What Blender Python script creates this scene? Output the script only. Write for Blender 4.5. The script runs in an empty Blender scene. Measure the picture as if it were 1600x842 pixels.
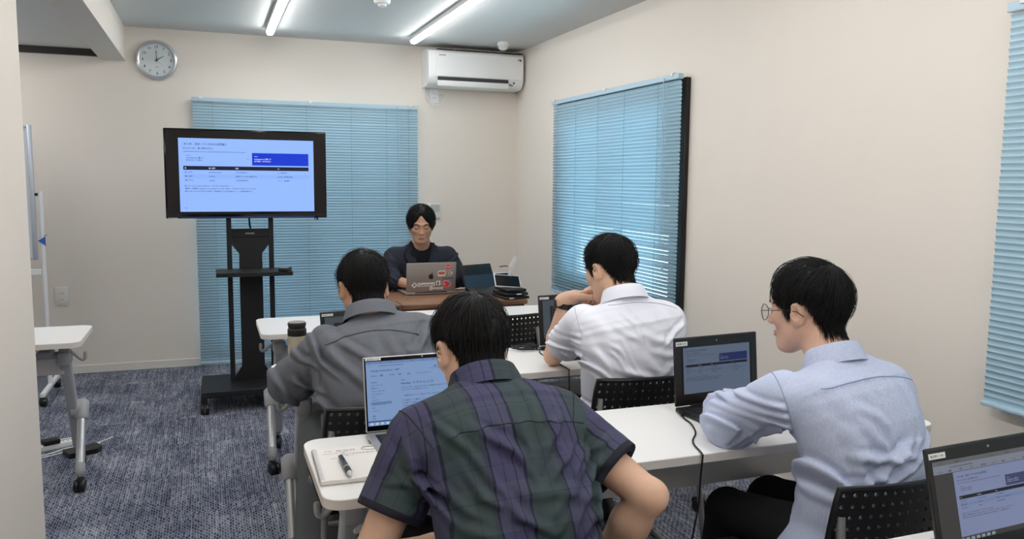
import bpy, bmesh, math, random
import numpy as np
from mathutils import Vector, Matrix, Quaternion
random.seed(7)
PI = math.pi
SC = bpy.context.scene
COL = SC.collection

# ------------------------------------------------------------------ camera
cam = bpy.data.cameras.new('camera')
cam.sensor_width = 36.0
cam.lens = 1266.9 / 1600 * 36
cam.clip_start = 0.05
cam_o = bpy.data.objects.new('camera', cam)
COL.objects.link(cam_o)
YAW, PITCH, ROLL = 0.3576, 0.1086, 0.0089
_f = Vector((math.sin(YAW) * math.cos(PITCH), math.cos(YAW) * math.cos(PITCH), -math.sin(PITCH)))
_r = Vector((math.cos(YAW), -math.sin(YAW), 0))
_u = _r.cross(_f)
_r2 = _r * math.cos(ROLL) + _u * math.sin(ROLL)
_u2 = _r2.cross(_f)
cam_o.matrix_world = Matrix(((_r2.x, _u2.x, -_f.x, 0), (_r2.y, _u2.y, -_f.y, 0), (_r2.z, _u2.z, -_f.z, 1.426), (0, 0, 0, 1)))
SC.camera = cam_o

# ------------------------------------------------------------------ daylight outside the blinds
wd = bpy.data.worlds.new('daylight')
SC.world = wd
wd.use_nodes = True
_bg = wd.node_tree.nodes['Background']
_bg.inputs['Color'].default_value = (0.62, 0.87, 1.0, 1)
_bg.inputs['Strength'].default_value = 7.0

# ------------------------------------------------------------------ exposure and lamps
SC.view_settings.view_transform = 'Standard'
SC.view_settings.look = 'None'
SC.view_settings.gamma = 1.0
SC.view_settings.use_curve_mapping = False
SC.view_settings.exposure = 0.0
SC.cycles.use_denoising = True
SC.cycles.max_bounces = 8
SC.cycles.diffuse_bounces = 5
SC.cycles.transparent_max_bounces = 8
SC.cycles.sample_clamp_indirect = 6.0
TUBE_STRENGTH = 33.0     # emission of the ceiling tubes' diffusers

# ------------------------------------------------------------------ helpers
def lin(c):
    return tuple(((x / 255) / 12.92 if x / 255 <= 0.04045 else ((x / 255 + 0.055) / 1.055) ** 2.4) for x in c)

def mat(name, rgb, rough=0.5, metal=0.0, spec=0.5, noise=0.0, nscale=40.0, bump=0.0, bscale=200.0, emit=0.0, sheen=0.0, aniso=0.0, coords='Object', stretch=None):
    m = bpy.data.materials.new(name)
    m.use_nodes = True
    nt = m.node_tree
    b = nt.nodes['Principled BSDF']
    c = lin(rgb)
    b.inputs['Base Color'].default_value = (*c, 1)
    b.inputs['Roughness'].default_value = rough
    b.inputs['Metallic'].default_value = metal
    b.inputs['Specular IOR Level'].default_value = spec
    if sheen:
        b.inputs['Sheen Weight'].default_value = sheen
    if aniso:
        b.inputs['Anisotropic'].default_value = aniso
    if emit:
        b.inputs['Emission Color'].default_value = (*c, 1)
        b.inputs['Emission Strength'].default_value = emit
    if noise or bump:
        tc = nt.nodes.new('ShaderNodeTexCoord')
        src = tc.outputs[coords]
        if stretch:
            mp = nt.nodes.new('ShaderNodeMapping')
            mp.inputs['Scale'].default_value = stretch
            nt.links.new(src, mp.inputs[0]); src = mp.outputs[0]
    if noise:
        n = nt.nodes.new('ShaderNodeTexNoise'); n.inputs['Scale'].default_value = nscale; n.inputs['Detail'].default_value = 3
        nt.links.new(src, n.inputs['Vector'])
        mx = nt.nodes.new('ShaderNodeMix'); mx.data_type = 'RGBA'
        mx.inputs[6].default_value = (*[x * (1 - noise) for x in c], 1)
        mx.inputs[7].default_value = (*[min(1, x * (1 + noise)) for x in c], 1)
        nt.links.new(n.outputs['Fac'], mx.inputs[0])
        nt.links.new(mx.outputs[2], b.inputs['Base Color'])
    if bump:
        n2 = nt.nodes.new('ShaderNodeTexNoise'); n2.inputs['Scale'].default_value = bscale; n2.inputs['Detail'].default_value = 2
        nt.links.new(src, n2.inputs['Vector'])
        bp = nt.nodes.new('ShaderNodeBump'); bp.inputs['Strength'].default_value = bump; bp.inputs['Distance'].default_value = 0.002
        nt.links.new(n2.outputs['Fac'], bp.inputs['Height'])
        nt.links.new(bp.outputs['Normal'], b.inputs['Normal'])
    return m

def emitter(name, rgb, strength):
    m = bpy.data.materials.new(name); m.use_nodes = True
    nt = m.node_tree; nt.nodes.clear()
    o = nt.nodes.new('ShaderNodeOutputMaterial'); e = nt.nodes.new('ShaderNodeEmission')
    e.inputs[0].default_value = (*lin(rgb), 1); e.inputs[1].default_value = strength
    nt.links.new(e.outputs[0], o.inputs[0])
    return m

def screen_mat(name, rgb, strength):
    """a lit display: emission under a glossy cover"""
    m = bpy.data.materials.new(name); m.use_nodes = True
    b = m.node_tree.nodes['Principled BSDF']
    b.inputs['Base Color'].default_value = (0.01, 0.01, 0.012, 1)
    b.inputs['Roughness'].default_value = 0.35
    b.inputs['Specular IOR Level'].default_value = 0.2
    b.inputs['Emission Color'].default_value = (*lin(rgb), 1)
    b.inputs['Emission Strength'].default_value = strength
    return m

class MB:
    """collects shapes, builds ONE mesh object"""
    def __init__(self, xf=None):
        self.v = []; self.f = []; self.mi = []; self.cur = 0
        self.xf = xf
    def add(self, vs, fs, M=None):
        o = len(self.v)
        for p in vs:
            p = Vector(p)
            if M is not None: p = M @ p
            if self.xf is not None: p = self.xf @ p
            self.v.append(p)
        for f in fs:
            self.f.append([i + o for i in f]); self.mi.append(self.cur)
        return self
    def bm(self, b, M=None):
        b.verts.index_update()
        self.add([v.co.copy() for v in b.verts], [[v.index for v in f.verts] for f in b.faces], M)
        b.free(); return self
    def box(self, lo, hi, bev=0.0, seg=2, M=None):
        b = bmesh.new()
        bmesh.ops.create_cube(b, size=1.0)
        lo = Vector(lo); hi = Vector(hi); c = (lo + hi) / 2; s = hi - lo
        for v in b.verts: v.co = Vector((v.co.x * s.x, v.co.y * s.y, v.co.z * s.z)) + c
        if bev:
            bmesh.ops.bevel(b, geom=list(b.edges), offset=min(bev, min(s) * 0.49), segments=seg, profile=0.5, affect='EDGES')
        return self.bm(b, M)
    def prism(self, poly, z0, z1, M=None):
        """poly in xy extruded z0..z1 (ccw)"""
        n = len(poly)
        vs = [(x, y, z0) for x, y in poly] + [(x, y, z1) for x, y in poly]
        fs = [list(range(n))[::-1], list(range(n, 2 * n))] + [[i, (i + 1) % n, n + (i + 1) % n, n + i] for i in range(n)]
        return self.add(vs, fs, M)
    def tube(self, pts, r, seg=10, cap=True, M=None, closed=False):
        pts = [Vector(p) for p in pts]; n = len(pts)
        rs = r if isinstance(r, (list, tuple)) else [r] * n
        vs = []; fs = []; prev = None
        for i, p in enumerate(pts):
            if closed: t = pts[(i + 1) % n] - pts[i - 1]
            else: t = (pts[min(i + 1, n - 1)] - pts[max(i - 1, 0)])
            t.normalize()
            if prev is None:
                a = Vector((0, 0, 1)) if abs(t.z) < 0.9 else Vector((1, 0, 0))
                x = t.cross(a).normalized()
            else:
                x = (prev - t * prev.dot(t)).normalized()
            prev = x; y = t.cross(x)
            for k in range(seg):
                an = 2 * PI * k / seg
                vs.append(p + (x * math.cos(an) + y * math.sin(an)) * rs[i])
        m = n if closed else n - 1
        for i in range(m):
            j = (i + 1) % n
            for k in range(seg):
                k2 = (k + 1) % seg
                fs.append([i * seg + k, i * seg + k2, j * seg + k2, j * seg + k])
        if cap and not closed:
            fs.append(list(range(seg))[::-1]); fs.append([(n - 1) * seg + k for k in range(seg)])
        return self.add(vs, fs, M)
    def lathe(self, prof, seg=32, M=None, ang=2 * PI, cap=True):
        """prof: (r,z) list revolved about z"""
        vs = []; fs = []; n = len(prof)
        for k in range(seg):
            a = ang * k / seg
            for r, z in prof: vs.append((r * math.cos(a), r * math.sin(a), z))
        for k in range(seg):
            k2 = (k + 1) % seg
            for i in range(n - 1):
                fs.append([k * n + i, k2 * n + i, k2 * n + i + 1, k * n + i + 1])
        if cap and prof[0][0] > 1e-6: fs.append([k * n for k in range(seg)][::-1])
        if cap and prof[-1][0] > 1e-6: fs.append([k * n + n - 1 for k in range(seg)])
        return self.add(vs, fs, M)
    def grid(self, rows, closed_u=False, M=None, flip=False):
        """rows: list of equally long lists of points"""
        m = len(rows); n = len(rows[0]); vs = [p for r in rows for p in r]; fs = []
        for i in range(m - 1):
            for k in range(n if closed_u else n - 1):
                k2 = (k + 1) % n
                q = [i * n + k, i * n + k2, (i + 1) * n + k2, (i + 1) * n + k]
                fs.append(q[::-1] if flip else q)
        return self.add(vs, fs, M)
    def build(self, name, mats, parent=None, smooth=True, ang=40, kind=None, label=None, cat=None, group=None, loc=None):
        me = bpy.data.meshes.new(name)
        me.from_pydata([tuple(p) for p in self.v], [], self.f)
        if not isinstance(mats, (list, tuple)): mats = [mats]
        for m in mats: me.materials.append(m)
        if len(mats) > 1: me.polygons.foreach_set('material_index', self.mi)
        finish(me, smooth, ang)
        return link(name, me, parent, kind, label, cat, group, loc)

def finish(me, smooth=True, ang=40):
    b = bmesh.new(); b.from_mesh(me)
    bmesh.ops.remove_doubles(b, verts=b.verts, dist=1e-6)
    bmesh.ops.recalc_face_normals(b, faces=b.faces)
    b.to_mesh(me); b.free()
    if smooth:
        me.polygons.foreach_set('use_smooth', [True] * len(me.polygons))
        me.set_sharp_from_angle(angle=math.radians(ang))
    me.update()

def tag(o, label=None, cat=None, group=None, kind=None):
    if label: o['label'] = label
    if cat: o['category'] = cat
    if group: o['group'] = group
    if kind: o['kind'] = kind
    return o

def link(name, me, parent=None, kind=None, label=None, cat=None, group=None, loc=None):
    o = bpy.data.objects.new(name, me)
    COL.objects.link(o)
    if parent is not None: o.parent = parent
    if loc is not None: o.location = loc
    return tag(o, label, cat, group, kind)

def empty(name, loc, rz=0.0, label=None, cat=None, group=None):
    o = link(name, None, None, None, label, cat, group, loc)
    o.rotation_euler = (0, 0, rz)
    o.empty_display_size = 0.1
    return o

def copy_tree(o, parent=None):
    c = o.copy(); COL.objects.link(c); c.parent = parent
    for ch in list(o.children): copy_tree(ch, c)
    return c

def T(x, y, z): return Matrix.Translation((x, y, z))
def RX(a): return Matrix.Rotation(a, 4, 'X')
def RY(a): return Matrix.Rotation(a, 4, 'Y')
def RZ(a): return Matrix.Rotation(a, 4, 'Z')

def rrect(x0, y0, x1, y1, r, seg=6):
    pts = []
    for cx, cy, a0 in ((x1 - r, y0 + r, -PI / 2), (x1 - r, y1 - r, 0), (x0 + r, y1 - r, PI / 2), (x0 + r, y0 + r, PI)):
        for k in range(seg + 1):
            a = a0 + PI / 2 * k / seg
            pts.append((cx + r * math.cos(a), cy + r * math.sin(a)))
    return pts

def spline(pts, n=8):
    """Catmull-Rom through pts"""
    P = [Vector(p) for p in pts]; out = []
    for i in range(len(P) - 1):
        p0 = P[max(i - 1, 0)]; p1 = P[i]; p2 = P[i + 1]; p3 = P[min(i + 2, len(P) - 1)]
        for k in range(n):
            t = k / n
            out.append(0.5 * ((2 * p1) + (p2 - p0) * t + (2 * p0 - 5 * p1 + 4 * p2 - p3) * t * t + (3 * p1 - p0 - 3 * p2 + p3) * t ** 3))
    out.append(P[-1]); return out

_tc = {}
def text_geo(s):
    """flat lettering as (verts, faces), unit size, left aligned at the base line"""
    if s in _tc: return _tc[s]
    cu = bpy.data.curves.new('lettering', 'FONT'); cu.body = s; cu.size = 1.0; cu.resolution_u = 2; cu.offset = 0.012
    o = bpy.data.objects.new('lettering', cu)
    me = bpy.data.meshes.new_from_object(o)
    vs = [v.co.copy() for v in me.vertices]; fs = [list(p.vertices) for p in me.polygons]
    bpy.data.objects.remove(o); bpy.data.curves.remove(cu); bpy.data.meshes.remove(me)
    _tc[s] = (vs, fs); return _tc[s]

def put_text(mb, s, x, y, size, M=None, width=None, z=0.0, align=0.0):
    """lettering in the local xy plane"""
    vs, fs = text_geo(s)
    if not vs: return
    x0 = min(v.x for v in vs); x1 = max(v.x for v in vs)
    sx = size if width is None else width / max(x1 - x0, 1e-6)
    off = -(x1 - x0) * sx * align
    vv = [Vector(((v.x - x0) * sx + x + off, v.y * size + y, z)) for v in vs]
    mb.add(vv, fs, M)

def quad(mb, x0, y0, x1, y1, z=0.0, M=None):
    mb.add([(x0, y0, z), (x1, y0, z), (x1, y1, z), (x0, y1, z)], [[0, 1, 2, 3]], M)
# ================================================================== materials of the room
def wall_material(name, rgb):
    m = mat(name, rgb, 0.85, 0, 0.2)
    nt = m.node_tree; b = nt.nodes['Principled BSDF']
    tc = nt.nodes.new('ShaderNodeTexCoord')
    w = nt.nodes.new('ShaderNodeTexNoise'); w.inputs['Scale'].default_value = 260; w.inputs['Detail'].default_value = 3
    mp = nt.nodes.new('ShaderNodeMapping'); mp.inputs['Scale'].default_value = (1, 1, 0.5)
    nt.links.new(tc.outputs['Object'], mp.inputs[0]); nt.links.new(mp.outputs[0], w.inputs['Vector'])
    bp = nt.nodes.new('ShaderNodeBump'); bp.inputs['Strength'].default_value = 0.35; bp.inputs['Distance'].default_value = 0.0012
    nt.links.new(w.outputs['Fac'], bp.inputs['Height']); nt.links.new(bp.outputs['Normal'], b.inputs['Normal'])
    return m

def carpet_material():
    m = bpy.data.materials.new('carpet_weave'); m.use_nodes = True
    nt = m.node_tree; N = nt.nodes.new; L = nt.links.new
    b = nt.nodes['Principled BSDF']; b.inputs['Roughness'].default_value = 0.95; b.inputs['Specular IOR Level'].default_value = 0.1
    tc = N('ShaderNodeTexCoord'); oi = N('ShaderNodeObjectInfo')
    geo = N('ShaderNodeNewGeometry')
    # world position + a jump from tile to tile
    off = N('ShaderNodeVectorMath'); off.operation = 'SCALE'; off.inputs[0].default_value = (3.1, 5.7, 0); L(oi.outputs['Random'], off.inputs['Scale'])
    ad = N('ShaderNodeVectorMath'); ad.operation = 'ADD'; L(geo.outputs['Position'], ad.inputs[0]); L(off.outputs[0], ad.inputs[1])
    def nz(sx, sy, det=1.0):
        mp = N('ShaderNodeMapping'); mp.inputs['Scale'].default_value = (sx, sy, 0); L(ad.outputs[0], mp.inputs[0])
        n = N('ShaderNodeTexNoise'); n.inputs['Scale'].default_value = 1.0; n.inputs['Detail'].default_value = det
        L(mp.outputs[0], n.inputs['Vector']); return n.outputs['Fac']
    def mul(a, k, c=None):
        q = N('ShaderNodeMath'); q.operation = 'MULTIPLY_ADD'; L(a, q.inputs[0]); q.inputs[1].default_value = k
        if c is None: q.inputs[2].default_value = 0
        else: L(c, q.inputs[2])
        return q.outputs[0]
    # dark dashes between pale threads: a running bond, 22 x 7.5 mm, bent a little by noise
    sx = N('ShaderNodeSeparateXYZ'); L(ad.outputs[0], sx.inputs[0])
    wob = nz(9, 9, 2)
    def lin_(a, k, c=0.0, add=None):
        q = N('ShaderNodeMath'); q.operation = 'MULTIPLY_ADD'; L(a, q.inputs[0]); q.inputs[1].default_value = k
        if add is None: q.inputs[2].default_value = c
        else: L(add, q.inputs[2])
        return q.outputs[0]
    cb = N('ShaderNodeCombineXYZ'); L(lin_(wob, .9, add=lin_(sx.outputs[1], 1 / .030)), cb.inputs[0]); L(lin_(wob, .8, add=lin_(sx.outputs[0], 1 / .0105)), cb.inputs[1])
    bk = N('ShaderNodeTexBrick'); bk.inputs['Scale'].default_value = 1.0; bk.inputs['Brick Width'].default_value = 1.0; bk.inputs['Row Height'].default_value = 1.0
    bk.inputs['Mortar Size'].default_value = .16; bk.inputs['Mortar Smooth'].default_value = .9; bk.inputs['Bias'].default_value = 0
    bk.inputs['Color1'].default_value = (.0, .0, .0, 1); bk.inputs['Color2'].default_value = (.42, .42, .42, 1); bk.inputs['Mortar'].default_value = (.64, .64, .64, 1)
    L(cb.outputs[0], bk.inputs['Vector'])
    a = lin_(bk.outputs['Color'], 0.62)
    a = mul(nz(240, 60), 0.34, a)        # yarn
    a = mul(nz(95, 2.5), 0.40, a)       # long pale or dark threads
    a = mul(nz(5, 3, 3), 0.46, a)        # patches
    sq = N('ShaderNodeMapRange'); sq.inputs['From Min'].default_value = 0.50; sq.inputs['From Max'].default_value = 1.26
    L(a, sq.inputs['Value'])
    r = N('ShaderNodeValToRGB'); L(sq.outputs[0], r.inputs[0]); cr = r.color_ramp
    cr.elements[0].position = 0.08; cr.elements[0].color = (*lin((40, 44, 60)), 1)
    cr.elements[1].position = 0.92; cr.elements[1].color = (*lin((212, 213, 215)), 1)
    for p, c in ((0.30, (80, 86, 106)), (0.50, (122, 126, 138)), (0.70, (160, 162, 168))):
        e = cr.elements.new(p); e.color = (*lin(c), 1)
    L(r.outputs[0], b.inputs['Base Color'])
    bp = N('ShaderNodeBump'); bp.inputs['Strength'].default_value = 0.6; bp.inputs['Distance'].default_value = 0.003
    L(a, bp.inputs['Height']); L(bp.outputs['Normal'], b.inputs['Normal'])
    return m

M_WALL = wall_material('cream_wallpaper', (231, 223, 213))
M_CEIL = mat('ceiling_paper', (214, 214, 211), 0.9, 0, 0.15, bump=0.2, bscale=300)
M_BASE = mat('baseboard_vinyl', (226, 222, 215), 0.5)
M_CARPET = carpet_material()
M_BLACK = mat('black_plastic', (22, 22, 24), 0.45, 0, 0.4)
M_DARKFRAME = mat('dark_bronze_aluminium', (30, 27, 26), 0.4, 0.3)
M_WHITE = mat('white_plastic', (238, 238, 236), 0.35)
M_WHITEMET = mat('white_painted_metal', (232, 233, 235), 0.4)
M_GLASS = bpy.data.materials.new('window_glass'); M_GLASS.use_nodes = True
def _glass(m):
    nt = m.node_tree; nt.nodes.clear()
    o = nt.nodes.new('ShaderNodeOutputMaterial'); mx = nt.nodes.new('ShaderNodeMixShader')
    t = nt.nodes.new('ShaderNodeBsdfTransparent'); g = nt.nodes.new('ShaderNodeBsdfGlossy'); g.inputs['Roughness'].default_value = 0.02
    t.inputs[0].default_value = (0.97, 0.985, 0.985, 1); lw = nt.nodes.new('ShaderNodeLayerWeight'); pw = nt.nodes.new('ShaderNodeMath'); pw.operation = 'POWER'; pw.inputs[1].default_value = 4.0
    fr = nt.nodes.new('ShaderNodeMath'); fr.operation = 'MULTIPLY_ADD'; fr.inputs[1].default_value = 0.7; fr.inputs[2].default_value = 0.035
    nt.links.new(lw.outputs['Facing'], pw.inputs[0]); nt.links.new(pw.outputs[0], fr.inputs[0])
    nt.links.new(fr.outputs[0], mx.inputs[0]); nt.links.new(t.outputs[0], mx.inputs[1]); nt.links.new(g.outputs[0], mx.inputs[2]); nt.links.new(mx.outputs[0], o.inputs[0])
_glass(M_GLASS)

# ================================================================== room shell
D, XR, H = 6.54, 2.471, 2.5           # front wall, right wall, ceiling
BX0, BX1, BZ = -0.69, -0.53, 2.258    # beam / partition
ZL = 2.322                            # lower ceiling beyond the beam
XL, YB = -3.2, -2.4

mb = MB(); mb.box((XL - .1, YB - .1, -0.12), (XR + .15, D + .15, -0.006)); floor = mb.build('floor', mat('floor_screed', (90, 92, 98), 0.9), kind='structure')
# carpet tiles, 50 cm, laid on the floor
mb = MB(); mb.box((0.0003, 0.0003, -0.006), (0.4997, 0.4997, 0), 0.0012, 1); t0 = mb.build('carpet_tile', M_CARPET, floor)
_first = True
ty = -2.4
iy = 0
while ty < D - 1e-3:
    tx = XL; ix = 0
    while tx < XR - 1e-3:
        vis = not (tx < -1.6 and ty < 2.5)
        if vis:
            o = t0 if _first else t0.copy()
            if not _first: COL.objects.link(o)
            _first = False
            w = min(0.5, XR - tx); d_ = min(0.5, D - ty)
            o.location = (tx, ty, 0)
            o.scale = (w / 0.5, d_ / 0.5, 1)
        tx += 0.5; ix += 1
    ty += 0.5; iy += 1

# front wall with the opening of window_1
W1 = (-0.05, 1.55, 0.02, 1.975)
mb = MB(); y0, y1 = D, D + 0.14
mb.box((XL - .1, y0, 0), (W1[0], y1, H + .1)); mb.box((W1[1], y0, 0), (XR + .14, y1, H + .1)); mb.box((W1[0], y0, W1[3]), (W1[1], y1, H + .1)); mb.box((W1[0], y0, -0.1), (W1[1], y1, W1[2]))
mb.build('wall_front', M_WALL, kind='structure', smooth=False)
# right wall with window_2 and window_3
W2 = (3.99, 5.52, 0.66, 1.94); W3 = (0.42, 1.86, 0.74, 1.965)
mb = MB(); x0, x1 = XR, XR + 0.14
mb.box((x0, YB - .1, 0), (x1, W3[0], H + .1)); mb.box((x0, W3[1], 0), (x1, W2[0], H + .1)); mb.box((x0, W2[1], 0), (x1, D, H + .1))
for w in (W2, W3):
    mb.box((x0, w[0], 0), (x1, w[1], w[2])); mb.box((x0, w[0], w[3]), (x1, w[1], H + .1))
mb.build('wall_right', M_WALL, kind='structure', smooth=False)
mb = MB(); mb.box((XL - .1, YB - .14, 0), (XR + .14, YB, H + .1)); mb.build('wall_back', M_WALL, kind='structure', smooth=False)
mb = MB(); mb.box((XL - .14, YB, 0), (XL, D, H + .1)); mb.build('wall_far_left', M_WALL, kind='structure', smooth=False)
mb = MB(); mb.box((BX0, YB, 0), (BX1, 2.9, H + .05)); mb.build('wall_left', M_WALL, kind='structure', smooth=False)
mb = MB(); mb.box((BX0, 2.9, BZ), (BX1, D, H + .05)); mb.build('trim_beam', M_WALL, kind='structure', smooth=False, label='cream ceiling beam running from the partition to the front wall')
mb = MB(); mb.box((BX1, YB, H), (XR, D, H + .1)); mb.build('ceiling', M_CEIL, kind='structure', smooth=False)
mb = MB(); mb.box((XL, YB, ZL), (BX0, D - 0.05, ZL + .1)); mb.build('ceiling_left', M_CEIL, kind='structure', smooth=False)
mb = MB(); mb.box((XL, D - 0.035, ZL - 0.045), (BX0, D - 0.001, ZL + 0.02)); mb.build('trim_slot', M_DARKFRAME, kind='structure', smooth=False)
def baseboard(name, lo, hi):
    mb = MB(); mb.box(lo, hi, 0.003, 1); return mb.build(name, M_BASE, kind='structure')
baseboard('baseboard_front', (XL, D - 0.008, 0.0005), (W1[0] - .03, D - 0.0005, 0.062))
baseboard('baseboard_front_right', (W1[1] + .03, D - 0.008, 0.0005), (XR - .009, D - 0.0005, 0.062))
baseboard('baseboard_right', (XR - 0.008, YB, 0.0005), (XR - 0.0005, D, 0.062))
baseboard('baseboard_left', (BX1 + .0005, YB, 0.0005), (BX1 + 0.008, 2.9, 0.062))

def window(name, axis, a0, a1, z0, z1, face, out, mframe, proud=0.0, sill=False):
    """sash window in a wall: axis 'x' front wall, 'y' right wall"""
    root = None
    def P(mb, a_0, a_1, d0, d1, zz0, zz1, bev=0.003):
        if axis == 'x': mb.box((a_0, d0, zz0), (a_1, d1, zz1), bev, 1)
        else: mb.box((d0, a_0, zz0), (d1, a_1, zz1), bev, 1)
    w = 0.045
    d0, d1 = face - proud, face + 0.09
    mb = MB()
    P(mb, a0, a0 + w, d0, d1, z0, z1); P(mb, a1 - w, a1, d0, d1, z0, z1); P(mb, a0 + w, a1 - w, d0, d1, z1 - w, z1); P(mb, a0 + w, a1 - w, d0, d1, z0, z0 + w)
    root = mb.build(name, mframe, kind='structure')
    mid = (a0 + a1) / 2
    for k, (s0, s1, dd) in enumerate(((a0 + w, mid + .02, 0.03), (mid - .02, a1 - w, 0.06))):
        mb = MB(); q0, q1 = face + dd - 0.012, face + dd + 0.012
        P(mb, s0, s0 + .04, q0, q1, z0 + w, z1 - w); P(mb, s1 - .04, s1, q0, q1, z0 + w, z1 - w)
        P(mb, s0 + .04, s1 - .04, q0, q1, z0 + w, z0 + w + .05); P(mb, s0 + .04, s1 - .04, q0, q1, z1 - w - .04, z1 - w)
        sash = mb.build('sash', mframe, root)
        mb = MB(); P(mb, s0 + .038, s1 - .038, face + dd - .003, face + dd + .003, z0 + w + .048, z1 - w - .038, 0)
        mb.build('pane', M_GLASS, sash)
    if sill:
        mb = MB(); P(mb, a0 - .03, a1 + .03, face - 0.03, face - 0.0005, z0 - 0.022, z0 + 0.0, 0.003); mb.build('sill', M_WHITEMET, root)
    return root
window('window_1', 'x', W1[0] + .001, W1[1] - .001, W1[2] + .001, W1[3] - .001, D, 1, M_DARKFRAME)
w2 = window('window_2', 'y', W2[0] + .001, W2[1] - .001, W2[2] + .001, W2[3] - .001, XR, 1, M_DARKFRAME)
w3 = window('window_3', 'y', W3[0] + .001, W3[1] - .001, W3[2] + .001, W3[3] - .001, XR, 1, M_DARKFRAME)
# dark casing proud of the wall around window_2; white casing around window_3
def casing(root, m, a0, a1, z0, z1, d, w=0.035):
    mb = MB()
    for b in (((XR - d, a0, z0), (XR - .0005, a0 + w, z1)), ((XR - d, a1 - w, z0), (XR - .0005, a1, z1)), ((XR - d, a0 + w, z1 - w), (XR - .0005, a1 - w, z1)), ((XR - d, a0 + w, z0), (XR - .0005, a1 - w, z0 + w))):
        mb.box(b[0], b[1], 0.002, 1)
    mb.build('casing', m, root)
casing(w2, M_DARKFRAME, 3.862, 5.59, 0.63, 1.995, 0.030, 0.10)
casing(w3, M_WHITEMET, 0.37, 1.90, 0.672, 1.995, 0.018)

# ================================================================== venetian blinds
M_SLAT = mat('powder_blue_slat', (172, 202, 216), 0.30, 0.0, 0.5)
M_RAIL = mat('powder_blue_rail', (180, 206, 220), 0.35)
M_CORD = mat('pale_blue_cord', (112, 150, 168), 0.8)
M_WAND = mat('clear_wand', (170, 196, 208), 0.2)
def blind(loc, rz, width, z0, z1, label, wand_x, cords, tilt=75):
    """local: x along the blind, -y towards the room"""
    root = empty('venetian_blind', (loc[0], loc[1], 0), rz, label, 'blind', 'powder blue venetian blinds')
    mb = MB(); mb.box((0, -.022, z1 - .03), (width, .012, z1), .002, 1); mb.build('head_rail', M_RAIL, root)
    mb = MB()
    for bx in (0.06, width * .5, width - .06):
        mb.box((bx - .018, -.026, z1 + .0002), (bx + .018, .02, z1 + .006), .001, 1); mb.box((bx - .012, -.03, z1 - .012), (bx + .012, -.0225, z1 + .006), .001, 1)
    mb.build('bracket', M_WHITEMET, root)
    # slat: 25 mm, cupped, room edge up
    hw = 0.0125; rows = []
    for x in (0.0, width):
        row = []
        for k in range(5):
            s = -1 + k * .5
            yy = s * hw; zz = 0.0037 * (1 - s * s)
            row.append((x, yy, zz))
        rows.append(row)
    mb = MB(RX(math.radians(-tilt)))
    mb.grid(rows); mb.grid([[(p[0], p[1], p[2] - .0004) for p in r] for r in rows], flip=True)
    n = int((z1 - .045 - z0 - .02) / .0212)
    pitch = (z1 - .048 - z0 - .022) / n
    s0 = mb.build('slat', M_SLAT, root, ang=60)
    for i in range(n + 1):
        o = s0 if i == 0 else s0.copy()
        if i: COL.objects.link(o)
        o.location = (0.004 + random.uniform(-.0012, .0012), -.004, z1 - .048 - i * pitch)
        o.rotation_euler = (max(-.03, min(.03, random.gauss(0, .015))), max(-.0006, min(.0006, random.gauss(0, .0004))), 0)
    mb = MB(); mb.box((0, -.016, z0), (width, .008, z0 + .014), .004, 2); mb.build('bottom_rail', M_RAIL, root)
    for c in cords:
        mb = MB()
        mb.tube([(c, -.0165, z0 + .01), (c, -.0165, z1 - .02)], .0011, 5); mb.tube([(c, .0095, z0 + .01), (c, .0095, z1 - .02)], .0011, 5)
        mb.build('ladder_cord', M_CORD, root)
    mb = MB(); mb.tube([(wand_x, -.03, z1 - .018), (wand_x + .004, -.032, z1 - .30), (wand_x + .006, -.033, z1 - .95)], .0026, 8)
    mb.tube([(wand_x, -.02, z1 - .016), (wand_x, -.032, z1 - .02)], .003, 6)
    mb.build('tilt_wand', M_WAND, root)
    mb = MB(); mb.tube([(wand_x + .035, -.027, z1 - .02), (wand_x + .037, -.03, z1 - 1.05)], .0011, 6); mb.tube([(wand_x + .037, -.03, z1 - 1.05), (wand_x + .037, -.03, z1 - 1.09)], [.003, .007], 8)
    mb.build('pull_cord', M_WAND, root)
    return root
blind((-0.096, D - .045, 0), 0, 1.692, 0.022, 2.018, 'tall powder blue venetian blind on the front wall behind the television', 1.53, (.14, .49, .82, 1.16, 1.44, 1.62), 77)
# right wall: local x runs towards the camera (-Y), local -y into the room (-X)
blind((XR - .058, 5.60, 0), -PI / 2, 1.735, 0.605, 2.014, 'powder blue venetian blind on the right wall behind the man in the white shirt', 1.60, (.10, .42, .76, 1.12, 1.52), 63)
blind((XR - .045, 1.945, 0), -PI / 2, 1.62, 0.693, 2.004, 'powder blue venetian blind cut off by the edge of the picture', 1.45, (.30, .62, .95, 1.28), 82)

# ================================================================== ceiling lights, sensors
M_TUBE = emitter('lit_diffuser', (253, 253, 253), TUBE_STRENGTH)
M_LHOUS = mat('light_housing', (225, 225, 222), 0.4)
def linear_light(x, y0, y1, z, label, group=None):
    root = empty('linear_light', (x, (y0 + y1) / 2, z), 0, label, 'light', 'linear ceiling lights')
    hl = (y1 - y0) / 2
    mb = MB(); mb.box((-.031, -hl, -.030), (.031, hl, -.0005), .003, 1); mb.build('housing', M_LHOUS, root)
    mb = MB(); prof = [(-.023, -.0305), (-.023, -.039), (-.018, -.048), (-.007, -.052), (.007, -.052), (.018, -.048), (.023, -.039), (.023, -.0305)]
    rows = [[(p[0], y, p[1]) for p in prof] for y in (-hl + .004, hl - .004)]
    mb.grid(rows, closed_u=True); n = len(prof)
    mb.add(rows[0], [list(range(n))]); mb.add(rows[1], [list(range(n))[::-1]])
    mb.build('diffuser', M_TUBE, root)
    return root
linear_light(0.446, 3.75, 6.19, H, 'lit white linear ceiling light nearer the clock and beam')
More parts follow.
